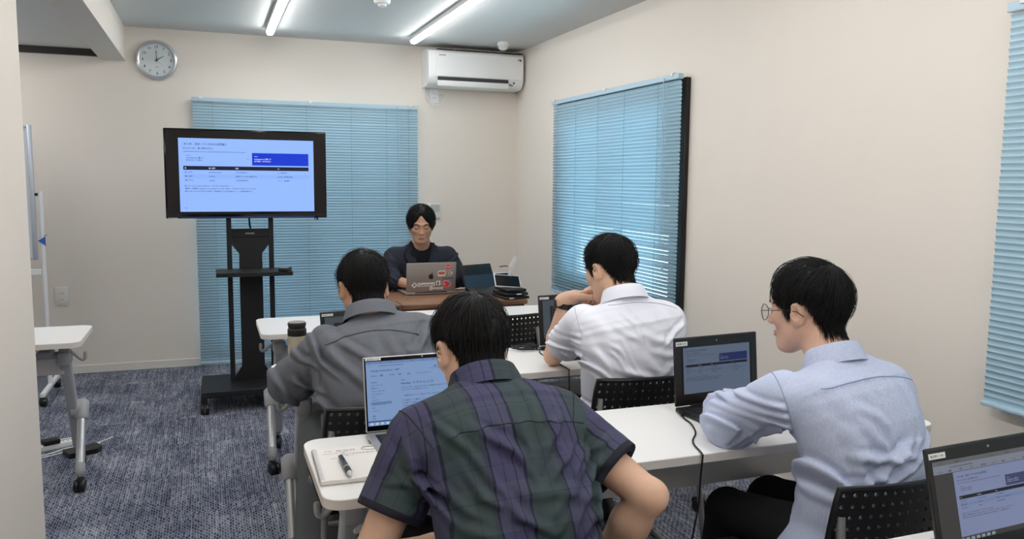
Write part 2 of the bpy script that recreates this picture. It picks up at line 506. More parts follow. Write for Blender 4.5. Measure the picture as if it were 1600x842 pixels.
linear_light(1.484, 3.75, 6.14, H, 'lit white linear ceiling light beside the air conditioner')
for yy in (0.9, -1.75):  # unseen tubes, added overhead and behind the camera to light the room
    for xx in (0.446, 1.484):
        linear_light(xx, yy, yy + 2.4, H, ('added unseen linear ceiling light above the %s, outside the picture' % ('plaid shirt' if xx < 1 else 'pale blue shirt')) if yy > 0 else ('added unseen linear ceiling light behind the camera, %s' % ('on the side of the partition' if xx < 1 else 'on the side of the windows')))
linear_light(-1.5, 1.3, 3.7, ZL, 'added unseen linear ceiling light on the lower ceiling behind the partition')  # this tube and the next are added out of view to brighten the left side
linear_light(-1.5, 3.9, 6.3, ZL, 'added unseen linear ceiling light on the lower ceiling above the whiteboard')
mb = MB(T(2.185, 6.09, H)); mb.lathe([(0, -.0005), (.045, -.0005), (.046, -.022), (.040, -.030), (.036, -.030)], 28)
sens = mb.build('motion_sensor', M_WHITE, label='white round motion sensor on the ceiling above the air conditioner', cat='sensor')
mb = MB(T(2.185, 6.09, H) @ T(-2.185, -6.09, -H) ); mb = MB(T(2.185, 6.09, H)); mb.lathe([(.036, -.0302), (.036, -.044), (.028, -.056), (.014, -.062), (0, -.063)], 28); mb.build('lens', mat('frosted_lens', (222, 228, 230), 0.25), sens)
mb = MB(T(1.012, 4.98, H)); mb.lathe([(0, -.0005), (.05, -.0005), (.05, -.012), (.042, -.022), (0, -.024)], 28)
smoke = mb.build('smoke_detector', M_WHITE, label='white round smoke detector on the ceiling between the two lights', cat='detector')
mb = MB(T(1.012, 4.98, H)); mb.lathe([(.026, -.0242), (.026, -.036), (.018, -.040), (0, -.041)], 24); mb.build('sensing_chamber', M_WHITE, smoke)

# ================================================================== wall clock
M_SILVER = mat('satin_silver', (205, 207, 212), 0.28, 0.55)
M_DIAL = mat('clock_dial', (232, 233, 234), 0.5)
M_INK = mat('dark_print', (40, 42, 50), 0.5)
CK = T(-0.322, D - .001, 2.274) @ RX(PI / 2)      # local z -> towards the room
ck = empty('wall_clock', (-0.322, D - .001, 2.274), 0, 'round silver rimmed wall clock high on the front wall', 'clock')
CL = RX(PI / 2)
mb = MB(CL); mb.lathe([(0, 0), (.118, 0), (.136, .008), (.141, .022), (.136, .036), (.124, .042), (.116, .038), (.114, .020)], 64, cap=False); mb.build('rim', M_SILVER, ck)
mb = MB(CL); mb.lathe([(.1145, .018), (.1145, .024), (0, .024)], 64); mb.build('dial', M_DIAL, ck)
mb = MB(CL)
for h in range(1, 13):
    a = math.radians(90 - h * 30)
    put_text(mb, str(h), .094 * math.cos(a), .094 * math.sin(a) - .0095, .028, z=.0246, align=.5)
for k in range(60):
    a = math.radians(k * 6); r0 = .1085; 
    M = T(r0 * math.cos(a), r0 * math.sin(a), .0246) @ RZ(a)
    quad(mb, -.001, -.0006, .001, .0006, 0, M)
put_text(mb, 'SEIKO', 0, .049, .0085, z=.0246, align=.5)
quad(mb, -.014, -.052, .014, -.0512, .0246); mb.add([(-.004, -.0512, .0246), (.004, -.0512, .0246), (0, -.045, .0246)], [[0, 1, 2]])
mb.build('numerals', M_INK, ck, smooth=False)
def hand_of_clock(name, ang, l, w, z, tail, m=M_INK):
    mb = MB(CL @ RZ(math.radians(-ang))); mb.prism([(-w, -tail), (w, -tail), (w * .5, l), (-w * .5, l)], z, z + .0012); mb.build(name, m, ck)
hand_of_clock('hour_hand', 59.5, .055, .0036, .028, .012)
hand_of_clock('minute_hand', 357, .074, .0028, .030, .014)
hand_of_clock('second_hand', 140, .075, .0007, .032, .02, mat('thin_steel', (150, 152, 158), .4, .5))
mb = MB(CL); mb.lathe([(0, .0245), (.005, .0245), (.005, .034), (0, .0345)], 16); mb.build('hub', M_INK, ck)
mb = MB(CL); mb.lathe([(.1138, .0372), (.1138, .0384), (0, .0392)], 48)
mb.build('cover_glass', M_GLASS, ck)

# ================================================================== air conditioner
M_AC = mat('air_conditioner_white', (240, 240, 238), 0.35)
M_SLOT = mat('dark_slot', (58, 58, 60), 0.7)
ac = empty('air_conditioner', (2.045, D - .001, 2.17), 0, 'white wall mounted air conditioner in the front right corner', 'air conditioner')
W = .398
prof = [(0, .0), (0, .29), (-.10, .292), (-.19, .285), (-.215, .272), (-.226, .25), (-.228, .12), (-.222, .07), (-.205, .03), (-.17, .006), (-.10, .0)]
def ext(mb, prof, x0, x1):
    n = len(prof)
    mb.add([(x0, y, z) for y, z in prof] + [(x1, y, z) for y, z in prof], [list(range(n)), list(range(n, 2 * n))[::-1]] + [[i, n + i, n + (i + 1) % n, (i + 1) % n] for i in range(n)])
mb = MB(); ext(mb, prof, -W, W); mb.build('body', M_AC, ac, ang=35)
fp = [(-.229, .262), (-.234, .258), (-.236, .12), (-.231, .075), (-.226, .072)]
mb = MB(); ext(mb, [(-.2265, .262)] + fp[1:4] + [(-.2265, .075)], -W + .062, W - .004); mb.build('front_panel', M_AC, ac, ang=35)
mb = MB(); mb.box((-W + .075, -.2262, .046), (W - .13, -.18, .0715), .0); mb.build('air_outlet', M_SLOT, ac, smooth=False)
mb = MB(); mb.box((-W + .072, -.006, -.004), (W - .128, .006, .040), .004, 2, T(0, -.222, .004) @ RX(math.radians(14))); mb.build('louver_flap', M_AC, ac)
mb = MB()
for k in range(5):
    x = -W + .08 + k * .145; mb.box((x, -.2, .2865), (x + .135, -.05, .2935), .001, 1)
mb.build('top_grille', M_SLOT, ac)
TX = RX(PI / 2)
mb = MB(TX @ T(0, 0, .2362)); put_text(mb, 'DAIKIN', -W + .082, .232, .017); quad(mb, W - .052, .226, W - .036, .231); quad(mb, W - .034, .222, W - .022, .24); quad(mb, W - .05, .234, W - .040, .242)
mb.build('lettering', M_INK, ac, smooth=False)
mb = MB(); mb.lathe([(0, 0), (.008, 0), (.008, .004), (0, .004)], 16, T(W - .08, -.2195, .05) @ RX(PI / 2 + .2)); mb.box((W - .12, -.222, .03), (W - .105, -.208, .036)); mb.box((W - .098, -.220, .028), (W - .088, -.206, .034)); mb.build('indicator', M_SLOT, ac)

def outlet(name, loc, w, h, label, n=2, m=M_WHITE):
    o = empty(name, loc, 0, label, 'outlet')
    mb = MB(); mb.box((-w / 2, -.008, -h / 2), (w / 2, 0, h / 2), .003, 2); mb.build('plate', m, o)
    mb = MB(); mb.box((-w * .3, -.0105, -h * .36), (w * .3, -.0082, h * .36), .001, 1); mb.build('socket_block', m, o)
    mb = MB()
    for k in range(n):
        z = (k - (n - 1) / 2) * h * .34
        for s in (-1, 1): mb.box((s * .0075 - .0012, -.0112, z - .006), (s * .0075 + .0012, -.0106, z + .006))
    mb.build('slot', M_SLOT, o, smooth=False)
    return o
outlet('wall_outlet', (-1.009, D - .0008, .573), .086, .135, 'white double wall outlet low on the front wall left of the television', 2, M_BASE)
o = outlet('wall_outlet', (1.752, D - .0008, 2.115), .072, .12, 'white wall outlet under the left end of the air conditioner', 2)
mb = MB(); mb.box((1.735, D - .036, 2.128), (1.769, D - .0125, 2.165), .006, 2)
pl = mb.build('power_plug', M_WHITE, label='white plug and looped power cord below the air conditioner', cat='plug')
mb = MB(); mb.tube(spline([(1.70, D - .03, 2.176), (1.672, D - .03, 2.17), (1.665, D - .03, 2.14), (1.70, D - .03, 2.07), (1.735, D - .03, 2.035), (1.78, D - .03, 2.035), (1.825, D - .03, 2.075), (1.832, D - .03, 2.11), (1.81, D - .03, 2.13), (1.778, D - .028, 2.128), (1.765, D - .026, 2.138)], 8), .0042, 8)
mb.build('cord', M_WHITE, pl)
# intercom panel behind the presenter
ic = empty('wall_panel', (1.745, D - .0008, 1.175), 0, 'small white control panel on the front wall behind the presenter', 'panel')
mb = MB(); mb.box((-.055, -.018, -.062), (.055, 0, .062), .004, 2); mb.build('housing', M_BASE, ic)
mb = MB(); mb.box((-.03, -.0196, -.01), (.046, -.0182, .052), .001, 1); mb.build('display', mat('grey_display', (186, 188, 186), .4), ic)
mb = MB(); [mb.box((x, -.0205, -.052), (x + .02, -.0182, -.038), .001, 1) for x in (-.04, -.005, .03)]; mb.build('button', M_LHOUS, ic)
# ================================================================== folding tables
M_TOP = mat('white_laminate', (240, 239, 237), 0.32, 0, 0.45)
M_EDGE = mat('white_edge_band', (222, 216, 209), 0.45)
M_ALU = mat('painted_silver_steel', (196, 196, 196), 0.38, 0.35)
M_ALUL = mat('satin_aluminium_tube', (205, 206, 208), 0.28, 0.6)
M_GREY = mat('grey_plastic_joint', (164, 165, 167), 0.5)
M_BEAM = mat('grey_steel_beam', (214, 211, 206), 0.45, 0.1)
M_TYRE = mat('black_castor', (20, 20, 21), 0.4)
TH = 0.72
def castor(parent, x, y, rz=0.0):
    M = T(x, y, 0) @ RZ(rz)
    mb = MB(M); mb.tube([(0, 0, .062), (0, 0, .10)], .009, 10)
    mb.box((-.017, -.028, .035), (.017, .022, .064), .008, 2)
    c = mb.build('castor', M_TYRE, parent)
    for s in (-1, 1):
        mb = MB(M @ T(s * .0135, -.012, .0295) @ RY(PI / 2))
        mb.lathe([(0, -.0105), (.018, -.0105), (.027, -.009), (.0295, -.004), (.0295, .004), (.027, .009), (.018, .0105), (0, .0105)], 24)
        mb.build('wheel', M_TYRE, c)
    return c
def table(x0, x1, yn, yf, label, group='white folding training tables', castor_turn=(0, 0, 0, 0)):
    """x0..x1, near (user) edge yn, far edge yf; built round its own middle"""
    cx, cy = (x0 + x1) / 2, (yn + yf) / 2
    hx, hy = (x1 - x0) / 2, (yf - yn) / 2
    root = empty('folding_table', (cx, cy, 0), 0, label, 'table', group)
    mb = MB(); mb.prism(rrect(-hx + .002, -hy + .002, hx - .002, hy - .002, .045), TH - .024, TH); mb.build('tabletop', M_TOP, root, ang=30)
    o = rrect(-hx, -hy, hx, hy, .047); i = rrect(-hx + .0025, -hy + .0025, hx - .0025, hy - .0025, .0445); n = len(o)
    mb = MB(); vs = [(x, y, TH - .0235) for x, y in o] + [(x, y, TH - .0015) for x, y in o] + [(x, y, TH - .0002) for x, y in i] + [(x, y, TH - .0245) for x, y in i]
    mb.add(vs, [[a * n + k, a * n + (k + 1) % n, ((a + 1) % 4) * n + (k + 1) % n, ((a + 1) % 4) * n + k] for a in range(4) for k in range(n)])
    mb.build('edge_band', M_EDGE, root, ang=30)
    # long beam and modesty rail under the top
    mb = MB(); mb.box((-hx + .10, -.005, .535), (hx - .10, .045, .612), .006, 2); mb.build('beam', M_BEAM, root)
    mb = MB(); mb.box((-hx + .14, -.10, TH - .045), (hx - .14, -.06, TH - .0245), .002, 1); mb.box((-hx + .14, .10, TH - .045), (hx - .14, .14, TH - .0245), .002, 1); mb.build('top_rail', M_BEAM, root)
    mb = MB()
    for k in range(9): mb.tube([(-hx + .2 + k * (2 * hx - .4) / 8, -.075, TH - .05), (-hx + .2 + k * (2 * hx - .4) / 8, .1, TH - .11), (-hx + .2 + k * (2 * hx - .4) / 8, .16, TH - .05)], .003, 6)
    for yy in (-.06, .04, .11): mb.tube([(-hx + .2, yy, TH - .055 - max(0, (yy + .075) * .33)), (hx - .2, yy, TH - .055 - max(0, (yy + .075) * .33))], .003, 6)
    mb.build('book_shelf_wire', M_ALU, root)
    for s in (-1, 1):
        def X(v): return s * (hx - v)
        # column leaning back
        cp = [X(.092), -.03, .655]; cq = [X(.10), .29, .125]
        ax = (Vector(cq) - Vector(cp)).normalized()
        Mx = Matrix.Translation(Vector(cp)) @ ax.to_track_quat('Z', 'Y').to_matrix().to_4x4()
        L = (Vector(cq) - Vector(cp)).length
        mb = MB(Mx); mb.prism(rrect(-.022, -.03, .022, .03, .012), 0, L); mb.build('column', M_ALU, root, ang=35)
        mb = MB(); mb.box((X(.092) - .027, -.07, .585), (X(.092) + .027, .03, .648), .012, 2); mb.build('tilt_bracket', M_GREY, root)
        mb = MB(); mb.box((X(.165) - .03, -.09, .628), (X(.165) + .03, .03, .66), .014, 2); mb.box((X(.165) - .02, -.05, .65), (X(.165) + .02, .10, .6955), .006, 2); mb.box((X(.165) - .04, -.02, .612), (X(.08), .02, .64), .008, 2); mb.build('tilt_lock', M_GREY, root)
        # bag hook
        mb = MB(); hx0 = X(.066); a = spline([(hx0 + s * .0, -.02, .64), (hx0 + s * .02, -.02, .625), (hx0 + s * .042, -.02, .605), (hx0 + s * .056, -.02, .61), (hx0 + s * .058, -.02, .64)], 5)
        mb.tube(a, [.008] * (len(a) - 1) + [.006], 10); mb.build('bag_hook', M_GREY, root)
        # joint housing and front foot
        mb = MB(); mb.tube([(X(.102), .165, .325), (X(.062), .165, .325)], [.04, .036], 18)
        j = Vector((X(.060), .165, .325)); e = Vector((X(.050), -.03, .115))
        dj = (e - j).normalized(); mb.tube([j - dj * .045, j - dj * .035, j + dj * .04, j + dj * .055], [.024, .034, .031, .024], 18)
        mb.build('joint_housing', M_GREY, root, ang=50)
        mb = MB(); mb.tube([j + dj * .05, e], .0195, 16); mb.build('front_foot', M_ALUL, root, ang=50)
        mb = MB(); mb.tube([e - dj * .005, e + dj * .03, (X(.05), -.05, .082), (X(.05), -.05, .068)], [.022, .0225, .018, .012], 16); mb.build('foot_cap', M_GREY, root, ang=50)
        mb = MB(); mb.tube([cq, (X(.10), .345, .092), (X(.10), .35, .07)], [.026, .021, .013], 16); mb.build('rear_foot', M_GREY, root, ang=50)
        k = 0 if s < 0 else 2
        castor(root, X(.05), -.05, .4 + castor_turn[k]); castor(root, X(.10), .35, -.3 + castor_turn[k + 1])
    return root
table(.205, 2.01, 3.795, 4.265, 'white folding table in the front row, standing before the brown desk')
table(.203, 2.01, 2.735, 3.185, 'white folding table in the second row with the cable coil and the beige bottle', castor_turn=(.9, .3, .2, 0))
table(.218, 2.01, 1.750, 2.205, 'white folding table in the third row with the spiral notebook on it')
table(.218, 2.01, .735, 1.195, 'white folding table nearest the camera, only a corner in view')
table(-2.34, -.538, 3.862, 4.318, 'white folding table on the far side of the aisle, beside the partition', castor_turn=(0, 0, -.5, .4))

# ================================================================== chairs
M_SHELL = mat('black_shell_plastic', (24, 24, 25), 0.38, 0, 0.45)
M_SEAT = mat('black_seat_fabric', (28, 28, 30), 0.9, bump=.3, bscale=400)
M_TUBE2 = mat('grey_chair_tube', (150, 150, 150), 0.35, 0.5)
def make_chair():
    root = empty('stacking_chair', (0, 0, 0), 0, 'x', 'chair', 'black perforated stacking chairs')
    # local: sitter faces +y, back at y=0
    mb = MB(); mb.box((-.215, .06, .425), (.215, .47, .462), .018, 3); mb.build('seat', M_SEAT, root)
    # perforated shell: a curved sheet of square cells, each with an octagonal hole
    mb = MB(); nx, nz = 17, 9; w, z0, z1 = .43, .525, .765
    def S(u, v, d):
        x = (u - .5) * w
        x *= 1 - .06 * (v) ** 3
        y = .012 - .035 * (1 - (2 * (u - .5)) ** 2) + (1 - v) * .03 + d
        zt = z1 - .018 * max(0, abs(2 * u - 1) - .0) ** 6 * 0
        return (x, y, z0 + v * (zt - z0))
    cw, ch = 1 / nx, 1 / nz
    for d, flip in ((0, False), (.006, True)):
        for i in range(nx):
            for k in range(nz):
                u0, u1, v0, v1 = i * cw, (i + 1) * cw, k * ch, (k + 1) * ch
                uc, vc = (u0 + u1) / 2, (v0 + v1) / 2
                sq = [(u0, v0), (uc, v0), (u1, v0), (u1, vc), (u1, v1), (uc, v1), (u0, v1), (u0, vc)]
                r = .0050
                ring = [(uc + r / w * math.cos(a), vc + r / (z1 - z0) * math.sin(a)) for a in [math.radians(225 + 45 * q) for q in range(8)]]
                vs = [S(*p, d) for p in sq] + [S(*p, d) for p in ring]
                fs = [[q, (q + 1) % 8, 8 + (q + 1) % 8, 8 + q] for q in range(8)]
                if flip: fs = [f[::-1] for f in fs]
                mb.add(vs, fs)
                if not flip:
                    vs = [S(*p, 0) for p in ring] + [S(*p, .006) for p in ring]
                    mb.add(vs, [[q, (q + 1) % 8, 8 + (q + 1) % 8, 8 + q] for q in range(8)])
    mb.build('backrest', M_SHELL, root, ang=35)
    # rolled rim round the shell
    ring = [S(k / 16, 1, .003) for k in range(17)] + [S(1, 1 - k / 8, .003) for k in range(1, 9)] + [S(1 - k / 16, 0, .003) for k in range(1, 17)] + [S(0, k / 8, .003) for k in range(1, 8)]
    mb = MB(); mb.tube(ring, .0075, 8, closed=True); mb.build('rim', M_SHELL, root)
    for s in (-1, 1):
        mb = MB(); pts = spline([(s * .19, .02, .70), (s * .205, .0, .56), (s * .21, .03, .46), (s * .212, .05, .40), (s * .225, .0, .05), (s * .226, .012, .013), (s * .228, .05, .0105), (s * .23, .38, .0105), (s * .228, .42, .013), (s * .225, .435, .05), (s * .21, .42, .39), (s * .2, .40, .415), (s * .18, .36, .42)], 5)
        mb.tube(pts, .0105, 10); mb.build('sled_frame', M_TUBE2, root)
    mb = MB(); mb.tube([(-.21, .41, .405), (.21, .41, .405)], .0095, 10); mb.tube([(-.212, .06, .405), (.212, .06, .405)], .0095, 10); mb.build('cross_bar', M_TUBE2, root)
    mb = MB(); mb.tube([(-.19, .012, .62), (.19, .012, .62)], .004, 8); mb.build('back_stay', M_SHELL, root)
    return root
CH0 = make_chair()
_chairs = [(.505, 2.305, 0.0, 'black perforated chair carrying the man in the grey shirt'),
           (1.405, 2.365, -.05, 'black perforated chair carrying the man in the white shirt'),
           (1.47, 1.335, .03, 'black perforated chair carrying the man in the pale blue shirt'),
           (.555, 1.235, 0.0, 'black chair under the man in the plaid shirt, below the edge of the picture'),
           (1.335, 3.70, 0.0, 'empty black perforated chair pushed in at the front row table'),
           (1.30, 5.42, PI, 'black chair under the presenter, hidden behind the desk')]
for i, (x, y, rz, lab) in enumerate(_chairs):
    o = CH0 if i == 0 else copy_tree(CH0)
    o.location = (x, y, 0.0); o.rotation_euler.z = rz; o['label'] = lab

# ================================================================== television on its trolley
M_STAND = mat('matt_black_steel', (26, 26, 28), 0.5, 0.2)
M_BEZEL = mat('gloss_black_bezel', (8, 8, 11), 0.12, 0, 0.35)
M_LCD = mat('dark_lcd_glass', (8, 8, 12), 0.12, 0, 0.5)
st = empty('television_trolley', (.235, 5.36, 0), 0, 'black wheeled television trolley with a shelf in front of the blue blind', 'stand')
def S_(name, fn, m=M_STAND, parent=st, ang=40):
    mb = MB(T(-.235, -5.36, 0)); fn(mb); return mb.build(name, m, parent, ang=ang)
S_('base_plate', lambda m: (m.box((-.075, 5.14, .118), (.545, 5.60, .136), .003, 1), m.box((-.075, 5.14, .098), (.545, 5.158, .12), .002, 1), m.box((-.075, 5.14, .098), (-.06, 5.6, .12), .002, 1), m.box((.53, 5.14, .098), (.545, 5.6, .12), .002, 1)))
for cx, cy in ((-.06, 5.155), (.53, 5.155), (-.06, 5.585), (.53, 5.585)):
    mb = MB(T(-.235, -5.36, 0)); mb.box((cx - .018, cy - .018, .06), (cx + .018, cy + .018, .116), .003, 1); br = mb.build('castor_bracket', M_STAND, st)
    for s in (-1, 1):
        mb = MB(T(-.235, -5.36, 0) @ T(cx + s * .014, cy - .012, .034) @ RY(PI / 2)); mb.lathe([(0, -.011), (.022, -.011), (.032, -.008), (.034, 0), (.032, .008), (.022, .011), (0, .011)], 24); mb.build('wheel', M_TYRE, br)
for x in (.098, .352): S_('post', lambda m, x=x: m.box((x, 5.385, .136), (x + .03, 5.415, 1.56), .002, 1))
def panel(m):
    P = [(.1285, .136), (.3515, .136), (.3515, .165), (.31, .23), (.31, .86), (.31, .955), (.3515, 1.01), (.3515, 1.06), (.1285, 1.06), (.1285, 1.01), (.17, .955), (.17, .23), (.1285, .165)]
    m.prism(P, 0, .02, T(0, 5.41, 0) @ RX(PI / 2))
S_('centre_panel', panel)
S_('cross_plate', lambda m: (m.box((.1285, 5.386, 1.06), (.3515, 5.414, 1.112), .002, 1)))
S_('shelf', lambda m: (m.box((.028, 5.13, .846), (.475, 5.384, .860), .002, 1), m.box((.028, 5.13, .835), (.475, 5.142, .847), .001, 1)))
S_('shelf_bracket', lambda m: (m.prism([(5.384, .846), (5.384, .80), (5.20, .846)], .10, .106, Matrix(((0, 0, 1, 0), (1, 0, 0, 0), (0, 1, 0, 0), (0, 0, 0, 1)))), m.prism([(5.384, .846), (5.384, .80), (5.20, .846)], .374, .38, Matrix(((0, 0, 1, 0), (1, 0, 0, 0), (0, 1, 0, 0), (0, 0, 0, 1))))))
S_('mount_plate', lambda m: m.box((.06, 5.3455, 1.30), (.42, 5.3845, 1.56), .003, 1))
mb = MB(T(-.235, -5.36, 0) @ T(.212, 5.3855, 1.078) @ RX(PI / 2)); put_text(mb, 'E-BOARD', 0, 0, .013); mb.build('nameplate', mat('pale_print', (200, 200, 200), .5), st, smooth=False)
S_('cable', lambda m: (m.tube(spline([(.235, 5.37, 1.19), (.238, 5.38, 1.14), (.243, 5.39, 1.115)], 5), .006, 8)), M_BLACK)
S_('power_cord', lambda m: (m.tube(spline([(.345, 5.43, .45), (.37, 5.44, .40), (.36, 5.43, .35), (.40, 5.42, .32), (.42, 5.44, .27), (.37, 5.44, .22), (.35, 5.44, .18)], 6), .0035, 7)), M_BLACK)
# remote control on the shelf
mb = MB(T(.432, 5.18, .8605) @ RZ(-.35)); mb.box((-.028, -.055, 0), (.028, .055, .02), .006, 2)
rc = mb.build('remote_control', M_BLACK, label='small black remote control box on the shelf of the television trolley', cat='remote')
mb = MB(T(.432, 5.18, .8605) @ RZ(-.35))
for i in range(3):
    for k in range(4): mb.box((-.02 + i * .015, -.04 + k * .018, .0202), (-.009 + i * .015, -.03 + k * .018, .0225), .001, 1)
mb.build('button', M_GREY, rc)

# ================================================================== whiteboard on a stand, seen past the partition
wb = empty('whiteboard', (-1.45, 5.95, 0), 0, 'white wheeled whiteboard half hidden behind the partition', 'whiteboard')
def W_(name, fn, m=M_WHITEMET, parent=wb):
    mb = MB(T(1.45, -5.95, 0)); fn(mb); return mb.build(name, m, parent)
M_BOARD = mat('enamel_board', (214, 220, 228), .25)
M_BFRAME = mat('aluminium_board_frame', (198, 206, 216), .35, .4)
bw = W_('board', lambda m: m.box((-1.95, 5.885, .915), (-1.056, 5.905, 1.735), .002, 1), M_BOARD)
W_('board_frame', lambda m: (m.box((-1.058, 5.872, .90), (-1.034, 5.918, 1.75), .004, 2), m.box((-1.975, 5.872, .90), (-1.951, 5.918, 1.75), .004, 2), m.box((-1.951, 5.875, 1.733), (-1.058, 5.915, 1.75), .003, 1), m.box((-1.951, 5.875, .90), (-1.058, 5.915, .917), .003, 1)), M_BFRAME)
W_('tray', lambda m: m.box((-1.80, 5.83, .885), (-1.2, 5.88, .899), .003, 1), M_BFRAME)
for x in (-1.998, -1.003):
    W_('upright', lambda m, x=x: m.tube([(x, 5.9, .07), (x, 5.9, 1.335)], .0135, 14))
    W_('foot', lambda m, x=x: m.box((x - .014, 5.62, .062), (x + .014, 6.18, .09), .004, 1))
    for y in (5.65, 6.15):
        M = T(-1.45 + 1.45 + x + 1.45, y - 5.95, 0)
        mb = MB(T(x + 1.45, y - 5.95, .03) @ RY(PI / 2)); mb.lathe([(0, -.02), (.024, -.02), (.03, -.012), (.03, .012), (.024, .02), (0, .02)], 20); mb.tube([(-.03, 0, 0), (-.045, 0, 0)], .008, 8); mb.build('wheel', M_TYRE, wb)
W_('pivot_knob', lambda m: (m.tube([(-1.034, 5.9, 1.315), (-1.016, 5.9, 1.315)], .009, 12)), M_BLACK)
W_('lower_bar', lambda m: m.box((-1.985, 5.89, .80), (-1.016, 5.912, .838), .003, 1))
mb = MB(T(-.995, 5.884, 1.02) @ RX(PI / 2)); mb.prism([(-.032, 0), (.008, -.028), (.008, .028)], 0, .003)
tg = mb.build('clip_flag', mat('blue_tag', (40, 96, 190), .5), label='small blue triangular tag clipped to the whiteboard upright', cat='tag')
mb = MB(T(-.995, 5.884, 1.02) @ RX(PI / 2)); mb.tube([(.008, -.034, .001), (.008, .036, .001), (.022, .038, .001)], .0022, 6); mb.build('clip', M_BLACK, tg)

# power strip, adapter and leads on the carpet under the far table
ps = empty('power_strip', (-.80, 4.74, 0), .45, 'white power strip with a black adapter on the carpet beneath the aisle table', 'power strip')
mb = MB(); mb.box((-.08, -.024, .0), (.085, .024, .028), .004, 2); mb.build('housing', M_WHITE, ps)
mb = MB(); mb.box((-.06, -.03, .0285), (.02, .03, .055), .006, 2); mb.build('adapter', M_BLACK, ps)
mb = MB(); [mb.box((.04 + i * .025, -.008, .0282), (.044 + i * .025, .008, .0288)) for i in range(2)]; mb.build('slot', M_SLOT, ps)
mb = MB(); mb.tube(spline([(.10, 0, .012), (.16, .05, .006), (.10, .11, .005), (-.05, .12, .006), (-.3, .16, .005)], 8), .0035, 7); mb.tube(spline([(-.4, -.08, .005), (-.1, -.10, .005), (.05, -.06, .005), (.17, -.10, .005), (.2, -.07, .005)], 8), .0035, 7); mb.tube(spline([(-.5, -.12, .005), (-.1, -.13, .005), (.12, -.10, .005), (.28, -.03, .005)], 8), .003, 7); mb.build('lead', M_WHITE, ps)
mb = MB(T(-.655, 4.60, 0) @ RZ(.45)); mb.prism([(-.075, -.05), (.06, -.05), (.095, -.01), (.09, .055), (-.075, .055)], 0.0005, .026)
mb.build('floor_box', M_BLACK, label='flat black floor box on the carpet behind the aisle table castor', cat='box')

# ================================================================== presenter's desk
def wood():
    m = mat('walnut_desk_wood', (128, 92, 66), .38, 0, .4)
    nt = m.node_tree; b = nt.nodes['Principled BSDF']; tc = nt.nodes.new('ShaderNodeTexCoord'); mp = nt.nodes.new('ShaderNodeMapping'); mp.inputs['Scale'].default_value = (1.2, 22, 22)
    n = nt.nodes.new('ShaderNodeTexNoise'); n.inputs['Scale'].default_value = 3; n.inputs['Detail'].default_value = 6; r = nt.nodes.new('ShaderNodeValToRGB')
    r.color_ramp.elements[0].position = .3; r.color_ramp.elements[0].color = (*lin((100, 68, 48)), 1); r.color_ramp.elements[1].position = .7; r.color_ramp.elements[1].color = (*lin((152, 112, 84)), 1)
    nt.links.new(tc.outputs['Object'], mp.inputs[0]); nt.links.new(mp.outputs[0], n.inputs[0]); nt.links.new(n.outputs[0], r.inputs[0]); nt.links.new(r.outputs[0], b.inputs['Base Color']); return m
M_WOOD = wood()
dk = empty('desk', (1.33, 4.72, 0), 0, 'brown wooden desk at the front behind which the presenter sits', 'desk')
mb = MB(); mb.box((-.43, -.235, .692), (.45, .35, .72), .006, 2); mb.build('desktop', M_WOOD, dk)
mb = MB(); mb.box((-.415, -.215, .655), (.435, -.20, .6915), .002, 1); mb.box((-.415, .31, .655), (.435, .325, .6915), .002, 1); mb.build('apron', M_WOOD, dk)
for x in (-.40, .405):
    for y in (-.2, .31):
        mb = MB(); mb.box((x - .018, y - .018, 0), (x + .018, y + .018, .6545), .003, 1); mb.build('leg', M_STAND, dk)
mb = MB(T(-.32, -.2365, .715)); mb.tube([(0, .15, .0065), (0, .004, .0065), (0, -.004, 0), (0, -.004, -.12)], .0022, 6); mb.build('lead', M_BLACK, dk)
# ================================================================== displays and lettering
M_P_DARK = mat('print_black', (30, 32, 40), .5)
_sm = {}
def glow(rgb, s):
    k = (rgb, round(s, 3))
    if k not in _sm: _sm[k] = screen_mat('lit_pixels_%d' % len(_sm), rgb, s)
    return _sm[k]

